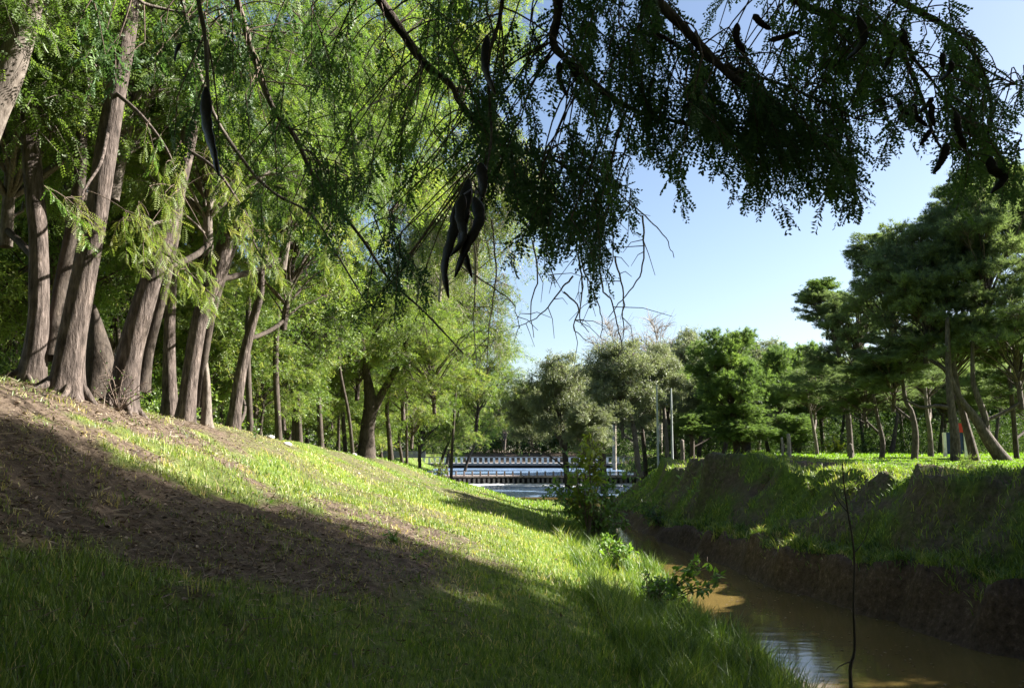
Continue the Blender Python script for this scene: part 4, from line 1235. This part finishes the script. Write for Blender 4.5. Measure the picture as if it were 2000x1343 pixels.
# stones on the crest
for i, (px, py, D, s_, lab) in enumerate([(528, 850, 21, .10, "flat grey stone on the crest, left of two"), (560, 848, 21, .12, "brightest white stone on the crest"),
                                          (692, 885, 33, .12, "pale stone on the bare patch near the forked tree"), (700, 945, 24, .05, "small white fleck on the sunny slope below the forked tree")]):
    a = P(px, py, D); z = gz(a[0], a[1])
    r = np.random.default_rng(i + 5)
    th, ph = np.meshgrid(np.linspace(0, 2 * math.pi, 12, endpoint=False), np.linspace(.01, math.pi - .01, 7))
    rr = s_ * (.8 + .4 * r.random(th.shape))
    V = np.stack([rr * np.cos(th) * np.sin(ph), rr * .8 * np.sin(th) * np.sin(ph), rr * .5 * np.cos(ph)], -1).reshape(-1, 3)
    k = np.arange(6)[:, None] * 12; m_ = np.arange(12)[None]
    q = np.stack([k + m_, k + 12 + m_, k + 12 + (m_ + 1) % 12, k + (m_ + 1) % 12], -1).reshape(-1, 4)
    obj("pale_stone", new_mesh("pale_stone", V, [q], M['stone'], smooth=True), None, (a[0], a[1], z + s_ * .2), label=lab, category="stone")

# ------------------------------------------------------------------ the overhanging honey locust with its pods
tb = np.array([-2.6, -2.6, gz(-2.6, -2.6)])
ot = empty("honey_locust_tree", tb, "overhanging locust tree whose dark leafy branches and long black pods hang across the top", "tree")
g = Geo()
trunk_geo(g, np.array([tb + [0, 0, -.1], tb + [.15, .2, 1.6], tb + [.5, .8, 3.4], tb + [1.4, 2.2, 5.2], tb + [2.4, 4.2, 6.4]]), np.array([.30, .26, .22, .17, .11]), 18, 7, .07, .5)
obj("trunk", g.mesh("trunk", M['bark'], True, origin=tb), ot)
hub = tb + np.array([2.2, 4.0, 6.3])
MB = []          # main branch polylines: (points, r0, r1)
def mb_(pts, r0, r1, sub=5):
    p = catmull(np.array([P(*q) for q in pts]), sub)
    MB.append((p, r0, r1))
mb_([(560, -260, 4.6), (700, -60, 5.0), (790, 70, 5.3), (830, 125, 5.4), (880, 165, 5.5), (900, 205, 5.5), (935, 245, 5.5), (990, 290, 5.4), (1060, 305, 5.4), (1125, 332, 5.3)], .035, .006)
mb_([(400, -240, 5.0), (480, 60, 5.8), (530, 205, 6.0), (575, 265, 6.1), (610, 340, 6.2), (655, 400, 6.3), (710, 470, 6.4), (760, 545, 6.5), (830, 610, 6.6), (905, 690, 6.8)], .024, .006)
mb_([(330, -120, 7), (400, 180, 7.4), (480, 320, 7.6), (540, 380, 7.7), (610, 420, 7.8), (660, 500, 8), (720, 600, 8)], .022, .006)
mb_([(1000, -220, 3.6), (985, -40, 3.7), (975, 40, 3.8), (955, 110, 3.8), (955, 180, 3.9), (960, 260, 3.9), (950, 330, 3.7), (935, 380, 3.1)], .011, .004)
mb_([(1050, -180, 4.2), (1090, 0, 4.4), (1080, 80, 4.5), (1110, 120, 4.5), (1180, 180, 4.6), (1240, 215, 4.7), (1330, 240, 4.7), (1430, 260, 4.8)], .03, .008)
mb_([(1180, -260, 4.2), (1260, -40, 4.3), (1340, 60, 4.3), (1430, 150, 4.3), (1510, 200, 4.4), (1580, 250, 4.5), (1640, 310, 4.5), (1672, 365, 4.5)], .032, .006)
mb_([(1230, 60, 4.4), (1290, 70, 4.4), (1340, 100, 4.5), (1420, 130, 4.5), (1540, 170, 4.6), (1640, 215, 4.6), (1668, 232, 4.6)], .014, .004)
mb_([(1400, -260, 4.8), (1500, -60, 5.0), (1570, 10, 5.0), (1660, 40, 5.1), (1740, 70, 5.2), (1770, 120, 5.2), (1800, 190, 5.2), (1822, 260, 5.2), (1845, 300, 5.2)], .03, .006)
mb_([(1560, -200, 5.0), (1700, -40, 5.2), (1790, 20, 5.3), (1860, 60, 5.4), (1910, 120, 5.5), (1935, 200, 5.5), (1930, 270, 5.6), (1945, 340, 5.6)], .026, .005)
mb_([(1780, 110, 5.2), (1815, 150, 5.2), (1850, 200, 5.3), (1890, 250, 5.3), (1900, 330, 5.4)], .010, .004)
mb_([(1900, 120, 5.5), (1950, 150, 5.6), (2010, 170, 5.8), (2060, 150, 6)], .008, .004)
mb_([(1930, 270, 5.6), (1960, 300, 5.7), (2010, 290, 5.8), (2050, 300, 6)], .008, .004)
mb_([(380, -160, 3.6), (385, -20, 3.7), (400, 70, 3.8), (405, 150, 3.8), (410, 220, 3.8)], .014, .006)
mb_([(1100, 325, 5.3), (1150, 360, 5.3), (1180, 420, 5.4), (1170, 490, 5.4)], .008, .004)
mb_([(300, -200, 5.4), (260, -20, 5.8), (330, 20, 6), (400, 25, 6)], .02, .006)
for p, r0, r1 in MB:
    L = len(p)
    g = Geo()
    g.tubes(p[None], (np.linspace(r0, r1, L) * (1 + .12 * np.sin(np.arange(L) * 1.7)))[None], 8)
    obj("branch", g.mesh("branch", M['pale_bark' if p[len(p) // 2][0] < -.4 else 'bark'], True, origin=tb), ot)  # pale bark on the left branches stands in for sunlight
# limbs from the trunk to where each branch enters
g = Geo()
for p, r0, r1 in MB[:6] + MB[7:9] + [MB[12], MB[14]]:
    A = tb + np.array([1.2, 1.9, 4.9]); B_ = p[0]; mid = (A + B_) / 2 + np.array([0, 0, .9])
    u = np.linspace(0, 1, 9)[:, None]
    K = A * (1 - u) ** 2 + 2 * mid * u * (1 - u) + B_ * u ** 2
    g.tubes(K[None], np.linspace(max(.05, r0 * 1.6), r0, 9)[None], 8)
obj("limbs", g.mesh("limbs", M['bark'], True, origin=tb), ot)

# hanging sprays of pinnate leaves: (px, py, spread x, spread y, depth, how many, fall angle x, twig length, tint, lighter where meant as sunlit)
SPR = [
    (1200, 30, 120, 70, 4.4, 34, .1, .34, .35), (1100, 60, 60, 60, 4.8, 14, 0, .32, .55), (1290, 110, 90, 70, 4.5, 28, .3, .34, .25), (1390, 165, 80, 60, 4.5, 28, .5, .34, .2),
    (1480, 215, 75, 50, 4.5, 26, .6, .34, .2), (1550, 250, 60, 45, 4.5, 18, .6, .32, .2), (1310, 215, 70, 50, 4.7, 16, .1, .30, .25), (1400, 270, 70, 35, 4.8, 12, .1, .26, .25),
    (1500, 290, 60, 30, 4.8, 10, .2, .26, .25), (1620, 245, 40, 40, 4.6, 9, .6, .28, .25), (1655, 320, 18, 30, 4.5, 5, .3, .24, .25), (1630, 300, 12, 25, 4.6, 3, .1, .22, .25),
    (1420, 20, 120, 45, 4.9, 20, .2, .32, .35), (1560, 40, 100, 50, 5.1, 24, .3, .32, .45), (1680, 60, 80, 55, 5.1, 24, .3, .30, .45), (1620, 130, 50, 45, 5.1, 11, .2, .28, .5),
    (1730, 130, 45, 60, 5.2, 14, .2, .28, .35), (1760, 210, 30, 40, 5.2, 5, 0, .24, .3), (1850, 100, 45, 45, 5.4, 12, .4, .28, .35), (1910, 170, 35, 55, 5.5, 14, .3, .26, .35),
    (1880, 230, 40, 45, 5.5, 9, .1, .26, .35), (1930, 270, 25, 45, 5.6, 8, .2, .26, .35), (1880, 310, 40, 30, 5.4, 8, 0, .24, .45), (1960, 310, 35, 30, 5.7, 5, .2, .22, .3), (1985, 180, 25, 25, 5.7, 3, 0, .2, .3),
    (960, 160, 35, 90, 4.4, 10, 0, .28, .3), (990, 270, 45, 55, 5.2, 14, .2, .28, .2), (1060, 330, 50, 40, 5.2, 13, .2, .28, .2), (1110, 400, 50, 45, 5.3, 14, .1, .28, .2),
    (1170, 330, 40, 50, 5.3, 12, .2, .26, .2), (1160, 460, 30, 35, 5.3, 8, 0, .26, .15), (1060, 440, 30, 35, 5.3, 6, 0, .26, .2), (1160, 200, 50, 60, 4.8, 12, .2, .28, .4), (1205, 370, 20, 25, 5.3, 3, 0, .24, .2),
    (450, 50, 80, 60, 5.2, 14, 0, .32, .3), (600, 60, 80, 60, 5.6, 14, 0, .32, .4), (540, 150, 80, 60, 5.8, 12, 0, .32, .3), (640, 190, 70, 60, 5.8, 12, 0, .32, .35), (720, 130, 70, 60, 5.4, 12, 0, .30, .5),
    (800, 230, 60, 55, 5.3, 12, 0, .28, .75), (870, 270, 50, 45, 5.3, 10, 0, .28, .7), (740, 300, 70, 50, 5.6, 13, 0, .30, .3), (620, 330, 70, 45, 6.0, 12, 0, .30, .25), (700, 380, 70, 40, 5.8, 11, .2, .30, .25),
    (780, 480, 35, 40, 5.4, 9, 0, .30, .12), (750, 550, 25, 35, 5.4, 7, 0, .30, .10), (820, 540, 15, 35, 5.5, 3, 0, .3, .15), (520, 260, 70, 50, 6.2, 10, 0, .3, .35), (350, 130, 60, 60, 5.4, 10, 0, .3, .35), (250, 60, 80, 50, 5.6, 10, 0, .3, .3),
    (380, 220, 40, 50, 4.6, 5, 0, .26, .25), (480, 380, 60, 40, 6.8, 9, 0, .3, .5), (560, 440, 60, 35, 7.2, 9, 0, .3, .6), (860, 100, 60, 60, 5.5, 9, 0, .3, .6), (150, 40, 60, 40, 5.2, 7, 0, .3, .3), (900, 20, 60, 30, 5.0, 8, 0, .3, .5),
    # sprays in front of the left trunks, tint lightened for sun
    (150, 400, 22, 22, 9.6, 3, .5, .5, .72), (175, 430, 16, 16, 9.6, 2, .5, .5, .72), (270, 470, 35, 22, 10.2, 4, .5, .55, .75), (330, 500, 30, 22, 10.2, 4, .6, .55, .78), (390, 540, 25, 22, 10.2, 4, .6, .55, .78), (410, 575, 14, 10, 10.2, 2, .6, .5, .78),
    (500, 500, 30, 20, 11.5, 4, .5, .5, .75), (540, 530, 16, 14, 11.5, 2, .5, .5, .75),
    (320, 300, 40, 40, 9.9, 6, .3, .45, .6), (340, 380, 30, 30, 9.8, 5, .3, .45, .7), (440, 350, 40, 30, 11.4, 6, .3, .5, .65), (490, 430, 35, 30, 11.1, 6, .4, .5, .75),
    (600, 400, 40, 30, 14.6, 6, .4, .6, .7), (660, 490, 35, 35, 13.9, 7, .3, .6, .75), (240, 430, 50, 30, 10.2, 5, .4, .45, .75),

]
LOW = []
for tr_, pts in [(T_ROOTY, [(212, 250, 11), (196, 320, 10.4), (160, 385, 9.8), (185, 450, 9.6)]), (T_ROOTY, [(225, 180, 11), (280, 230, 10.2), (330, 300, 9.9), (350, 370, 9.8)]),
                 (T_BROAD, [(333, 430, 12.5), (296, 440, 11.2), (300, 478, 10.4), (350, 515, 10.2), (420, 582, 10.1)]), (T_BROAD, [(362, 290, 12.6), (420, 330, 11.6), (470, 400, 11.2), (500, 450, 11)]),
                 (T_TWIN, [(455, 430, 16.8), (480, 440, 13.5), (505, 490, 11.8), (552, 545, 11.5)]), (T_TWIN, [(500, 355, 16.7), (580, 380, 15), (640, 440, 14), (680, 520, 13.8)])]:
    p = catmull(np.array([P(*q) for q in pts]), 5)
    g = Geo(); g.tubes(p[None], np.linspace(.028, .006, len(p))[None], 6)
    b0 = np.array(tr_.location)
    obj("branch", g.mesh("branch", M['bark'], True, origin=b0), tr_)
    LOW.append(p)
allp = np.concatenate([p for p, _, _ in MB] + LOW)
r = np.random.default_rng(5)
TW0, TW1, FR = Geo(), Geo(), []          # FR: fronds (pos, dir, size, tint)
for (cx, cy, sx, sy, D, n, fall, tl, ti) in SPR:
    n = int(round(n * (.62 if (cx < 900 and D < 9) else .46 if (1000 < cx < 1600 and cy < 200) else .74 if (1000 < cx < 1620 and D < 5) else .95 if (cx > 1390 or cy < 45) else 1.05 if D > 9 else 1.0)))
    ti = ti + (.12 if (cx < 900 and cy < 460) else 0)  # upper left sprays lightened to offset the shade over them
    for _ in range(n):
        px = cx + np.clip(r.normal(), -1.6, 1.6) * sx * .75
        py = cy + np.clip(r.normal(), -1.6, 1.6) * sy * .75
        dep = D * (1 + r.normal() * .07)
        st = P(px, py, dep)
        dv = norm(np.array([fall + r.normal() * .45, r.normal() * .35, -.75 + r.normal() * .25]))
        L_ = tl * r.uniform(.6, 1.25) * (1.25 if (cx > 930 and D < 9) else 1)
        TW = TW1 if D > 9 else TW0
        st = st - dv * L_ * .5
        u = np.linspace(0, 1, 6)[:, None]
        K = st + dv * L_ * u + np.array([0, 0, -1]) * (L_ * .35) * u ** 2
        TW.tubes(K[None], np.linspace(.0045, .0018, 6)[None], 4)
        # link to the nearest main branch
        near = allp[np.argmin(np.sum((allp - st - np.array([0, 0, .25])) ** 2, 1))]
        if np.linalg.norm(near - st) < 2.2:
            md = (near + st) / 2 + np.array([0, 0, .10]) + r.normal(size=3) * .04
            v = np.linspace(0, 1, 6)[:, None]
            TW.tubes((near * (1 - v) ** 2 + 2 * md * v * (1 - v) + st * v ** 2)[None], np.linspace(.0055, .0035, 6)[None], 4)
        nf = max(8, int(L_ * (54 if cx > 930 else 44)))
        for k in range(nf):
            t = (k + r.uniform(0, .8)) / nf
            j = min(int(t * 5), 4); p = K[j] * (1 - (t * 5 - j)) + K[j + 1] * (t * 5 - j)
            sd_ = norm(np.cross(dv, r.normal(size=3)))
            d = norm(dv * .55 + sd_ * .8 + np.array([0, 0, -.45]))
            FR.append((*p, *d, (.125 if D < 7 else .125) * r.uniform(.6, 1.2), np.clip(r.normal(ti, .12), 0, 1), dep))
obj("twigs", TW0.mesh("twigs", M['twig'], True, origin=tb), ot, kind="stuff")
bT = np.array(T_BROAD.location)
obj("twigs", TW1.mesh("twigs", M['twig'], True, origin=bT), T_BROAD, kind="stuff")
FR = np.array(FR)
order = np.argsort(FR[:, 8] / FR[:, 6])
big, rest = order[:300], order[300:]
tfs = [tpl_frond(8, .13, .25, .1 + .08 * k, .32, k) for k in range(5)]
# each large leaf by itself
variants = []
for v in range(6):
    g = Geo()
    scatter(g, np.zeros((1, 3)), np.array([[0, 1.0, 0]]), np.array([1.0]), tpl_frond(9 + v % 3, .10, .20 + .012 * v, .12 + .06 * v, .3, v), np.array([.15 + .12 * v]), roll=0)
    g.tubes(np.array([[[0, t, -(.12 + .06 * v) * t * t] for t in np.linspace(0, 1, 5)]]), np.full((1, 5), .006), 3)
    variants.append(g.mesh("leaf", M['over_leaf']))
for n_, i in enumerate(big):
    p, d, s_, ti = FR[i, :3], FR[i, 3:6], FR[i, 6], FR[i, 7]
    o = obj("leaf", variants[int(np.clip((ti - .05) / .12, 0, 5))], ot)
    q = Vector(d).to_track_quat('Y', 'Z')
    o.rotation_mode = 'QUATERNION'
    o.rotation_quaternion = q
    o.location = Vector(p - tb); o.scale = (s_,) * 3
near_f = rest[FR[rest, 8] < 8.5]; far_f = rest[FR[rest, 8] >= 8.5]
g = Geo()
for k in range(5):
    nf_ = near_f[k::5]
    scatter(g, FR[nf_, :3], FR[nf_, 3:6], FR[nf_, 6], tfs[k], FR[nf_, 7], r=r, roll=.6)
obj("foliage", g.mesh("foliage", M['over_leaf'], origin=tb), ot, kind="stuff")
g = Geo()
scatter(g, FR[far_f, :3], FR[far_f, 3:6], FR[far_f, 6] * 1.15, tpl_frond(7, .08, .28), FR[far_f, 7], r=r, roll=.5)
obj("foliage", g.mesh("foliage", M['locust_leaf'], origin=bT), T_BROAD, kind="stuff")
# the upper crown, above the frame, shades the slope on the left
for k, (c, key, s_) in enumerate([((-1.5, 6.0, 6.6), 'locA', (.8, .75, .62)), ((1.5, 3.0, 6.2), 'locB', (.85, .8, .65)), ((-3.5, 2.5, 5.8), 'locA', (.8, .8, .65)), ((-4.2, 6.6, 6.4), 'locB', (.6, .5, .5)), ((2.5, -2.5, 6.8), 'locA', (.9, .9, .7)), ((-6.5, -1, 6.8), 'locB', (.9, .9, .7)), ((5.0, 1.5, 7.4), 'locA', (.7, .7, .6))]):  # final crowns added overhead to cut sky light on the foreground
    for nm, me_ in (("crown", CR[key][0]), ("limbs", CR[key][1])):
        o = obj(nm, me_, ot); o.location = Vector(np.array(c) - tb); o.scale = s_; o.rotation_euler = (0, 0, k * 1.7)

# pods
PODS = [
    ([(897, 385, 3.05), (886, 450, 3.0), (868, 520, 3.0), (876, 582, 3.02)], 21), ([(915, 350, 3.1), (905, 420, 3.05), (903, 480, 3.05), (922, 542, 3.05)], 24),
    ([(926, 385, 3.0), (936, 430, 2.95), (908, 488, 2.95), (888, 542, 2.98)], 22), ([(938, 318, 3.2), (944, 362, 3.2), (938, 398, 3.2)], 20), ([(905, 380, 2.95), (898, 420, 2.95), (905, 465, 2.95), (880, 500, 2.95)], 20),
    ([(1843, 103, 5.2), (1840, 118, 5.2), (1843, 133, 5.2)], 9), ([(1858, 118, 5.2), (1856, 138, 5.2), (1832, 162, 5.2)], 9), ([(1756, 193, 5.2), (1760, 212, 5.2), (1776, 225, 5.2)], 9),
    ([(1786, 203, 5.1), (1788, 226, 5.1), (1812, 248, 5.1)], 10), ([(1822, 190, 5.2), (1812, 205, 5.2), (1796, 220, 5.2)], 9), ([(1822, 203, 5.15), (1819, 225, 5.15), (1826, 248, 5.15)], 10),
    ([(1820, 252, 5.1), (1808, 268, 5.1), (1797, 285, 5.1)], 9), ([(1851, 280, 5.1), (1842, 308, 5.1), (1823, 340, 5.1)], 13), ([(1866, 218, 5.3), (1870, 262, 5.3), (1886, 292, 5.3)], 15),
    ([(1935, 305, 5.4), (1938, 330, 5.4), (1960, 348, 5.4), (1936, 378, 5.4)], 15), ([(1676, 30, 5), (1688, 70, 5), (1676, 95, 5), (1652, 118, 5)], 13), ([(1472, 28, 5), (1486, 45, 5), (1506, 58, 5)], 11),
    ([(1440, 45, 4.9), (1439, 78, 4.9), (1456, 104, 4.9)], 12), ([(1502, 80, 5), (1530, 72, 5), (1562, 62, 5)], 9), ([(952, 70, 3.8), (947, 130, 3.8), (968, 186, 3.8)], 16),
    ([(1093, 120, 4.4), (1092, 152, 4.4), (1108, 190, 4.4)], 11), ([(1112, 120, 4.4), (1124, 146, 4.4), (1140, 166, 4.4)], 11), ([(402, 170, 3.8), (404, 240, 3.8), (418, 300, 3.8), (427, 342, 3.8)], 24),
    ([(352, 85, 3.9), (344, 102, 3.9), (341, 120, 3.9)], 10), ([(1735, 70, 5.1), (1742, 100, 5.1), (1728, 135, 5.1)], 12), ([(1762, 55, 5.1), (1768, 85, 5.1), (1780, 100, 5.1)], 12),
]
for pts, w in PODS:
    nr = .55 if pts[0][0] > 1300 else .12
    pts = [(q[0], q[1], q[2] - nr) for q in pts]
    c = catmull(np.array([P(*q) for q in pts]), 8)
    D = pts[0][2]
    n = len(c); tan = norm(np.gradient(c, axis=0))
    a = norm(np.cross(tan, np.array([0.15, 1.0, 0.1]))); b = np.cross(tan, a)
    tw_ = np.linspace(0, 1.3, n)
    a2 = a * np.cos(tw_)[:, None] + b * np.sin(tw_)[:, None]; b2 = np.cross(tan, a2)
    u = np.linspace(0, 1, n)
    rw = w * (.62 if w > 15 else .64) / F * D * np.clip(np.minimum(u / .12, (1 - u) / .10), .12, 1) ** .7 * (1 + .10 * np.sin(u * 40))
    th = np.arange(10) * 2 * math.pi / 10
    V = c[:, None] + a2[:, None] * (rw[:, None] * np.cos(th))[..., None] + b2[:, None] * ((rw * .38)[:, None] * np.sin(th))[..., None]
    j = np.arange(n - 1)[:, None] * 10; k = np.arange(10)[None]
    q = np.stack([j + k, j + (k + 1) % 10, j + 10 + (k + 1) % 10, j + 10 + k], -1).reshape(-1, 4)
    g = Geo(); g.add(V.reshape(-1, 3), quads=q)
    st = c[0]; near = allp[np.argmin(np.sum((allp - st) ** 2, 1))]
    g.tubes(np.array([[near, (near + st) / 2 + [0, 0, .02], st]]), np.full((1, 3), .003), 4)
    obj("seed_pod", g.mesh("seed_pod", M['pod'], True, origin=tb), ot)

# bare hanging shoots below the foliage, seen against the sky
SH = [
    [(1150, 330, 6.5), (1190, 360, 6.5), (1225, 392, 6.5), (1268, 430, 6.5), (1300, 465, 6.5), (1316, 502, 6.5)], [(1190, 360, 6.5), (1195, 420, 6.5), (1197, 500, 6.5), (1185, 540, 6.6)],
    [(1255, 420, 6.5), (1258, 480, 6.5), (1250, 540, 6.5), (1215, 585, 6.6), (1190, 620, 6.6)], [(1130, 440, 6.8), (1138, 520, 6.8), (1160, 570, 6.8), (1176, 620, 6.8), (1172, 660, 6.8)],
    [(1130, 500, 6.8), (1138, 560, 6.8), (1133, 620, 6.8), (1150, 650, 6.8)], [(1170, 480, 6.7), (1176, 560, 6.7), (1195, 590, 6.7), (1206, 640, 6.7), (1215, 680, 6.7), (1196, 710, 6.7)],
    [(1200, 500, 6.6), (1215, 560, 6.6), (1218, 620, 6.6), (1216, 670, 6.6)], [(1120, 540, 6.9), (1095, 565, 6.9), (1070, 600, 6.9), (1040, 625, 6.9), (1000, 640, 6.9)],
    [(1100, 570, 6.9), (1130, 600, 6.9), (1120, 640, 6.9), (1145, 665, 6.9)], [(1230, 400, 6.6), (1200, 440, 6.6), (1170, 470, 6.6)], [(920, 420, 7), (930, 520, 7), (925, 600, 7), (930, 720, 7)],
    [(960, 430, 7), (968, 540, 7), (955, 640, 7), (950, 730, 7)], [(900, 520, 7), (960, 560, 7), (1000, 590, 7), (1015, 640, 7)], [(1040, 470, 7), (1050, 540, 7), (1035, 600, 7), (1045, 660, 7)],
    [(940, 300, 6.5), (935, 380, 6.6), (945, 440, 6.8), (960, 520, 7)], [(1060, 430, 6.8), (1070, 500, 6.8), (1085, 560, 6.9)],
]
for s_ in SH:
    c = catmull(np.array([P(*q) for q in s_]), 5)
    c = c + r.normal(size=c.shape) * .004
    g = Geo(); g.tubes(c[None], np.linspace(.0085, .003, len(c))[None], 5)
    for _ in range(4):
        i = r.integers(2, len(c) - 2); e = c[i] + np.array([r.normal() * .16, r.normal() * .1, -abs(r.normal()) * .18])
        g.tubes(np.array([[c[i], (c[i] + e) / 2 + [r.normal() * .02, 0, .03], e]]), np.array([[.004, .003, .002]]), 4)
    obj("shoot", g.mesh("shoot", M['pale_twig'], True, origin=tb), ot)

print("TRIS", sum(sum(len(p.vertices) - 2 for p in me.polygons) for me in bpy.data.meshes if me.users and len(me.polygons) < 2000) , {m.name: len(m.polygons) for m in bpy.data.meshes if len(m.polygons) > 20000})

# ------------------------------------------------------------------ the air: thin haze over the whole place
m, nt, out = nodes("thin_haze")
pv = nt.nodes.new("ShaderNodeVolumePrincipled")
pv.inputs["Color"].default_value = (.86, .92, 1, 1)
pv.inputs["Density"].default_value = HAZE
nt.links.new(pv.outputs[0], out.inputs["Volume"])
if HAZE > 0:
    obj("haze", boxmesh("haze", m, -175, 175, -75, 255, -4.8, 18.0), kind="stuff", label="thin bluish air between the far trees")
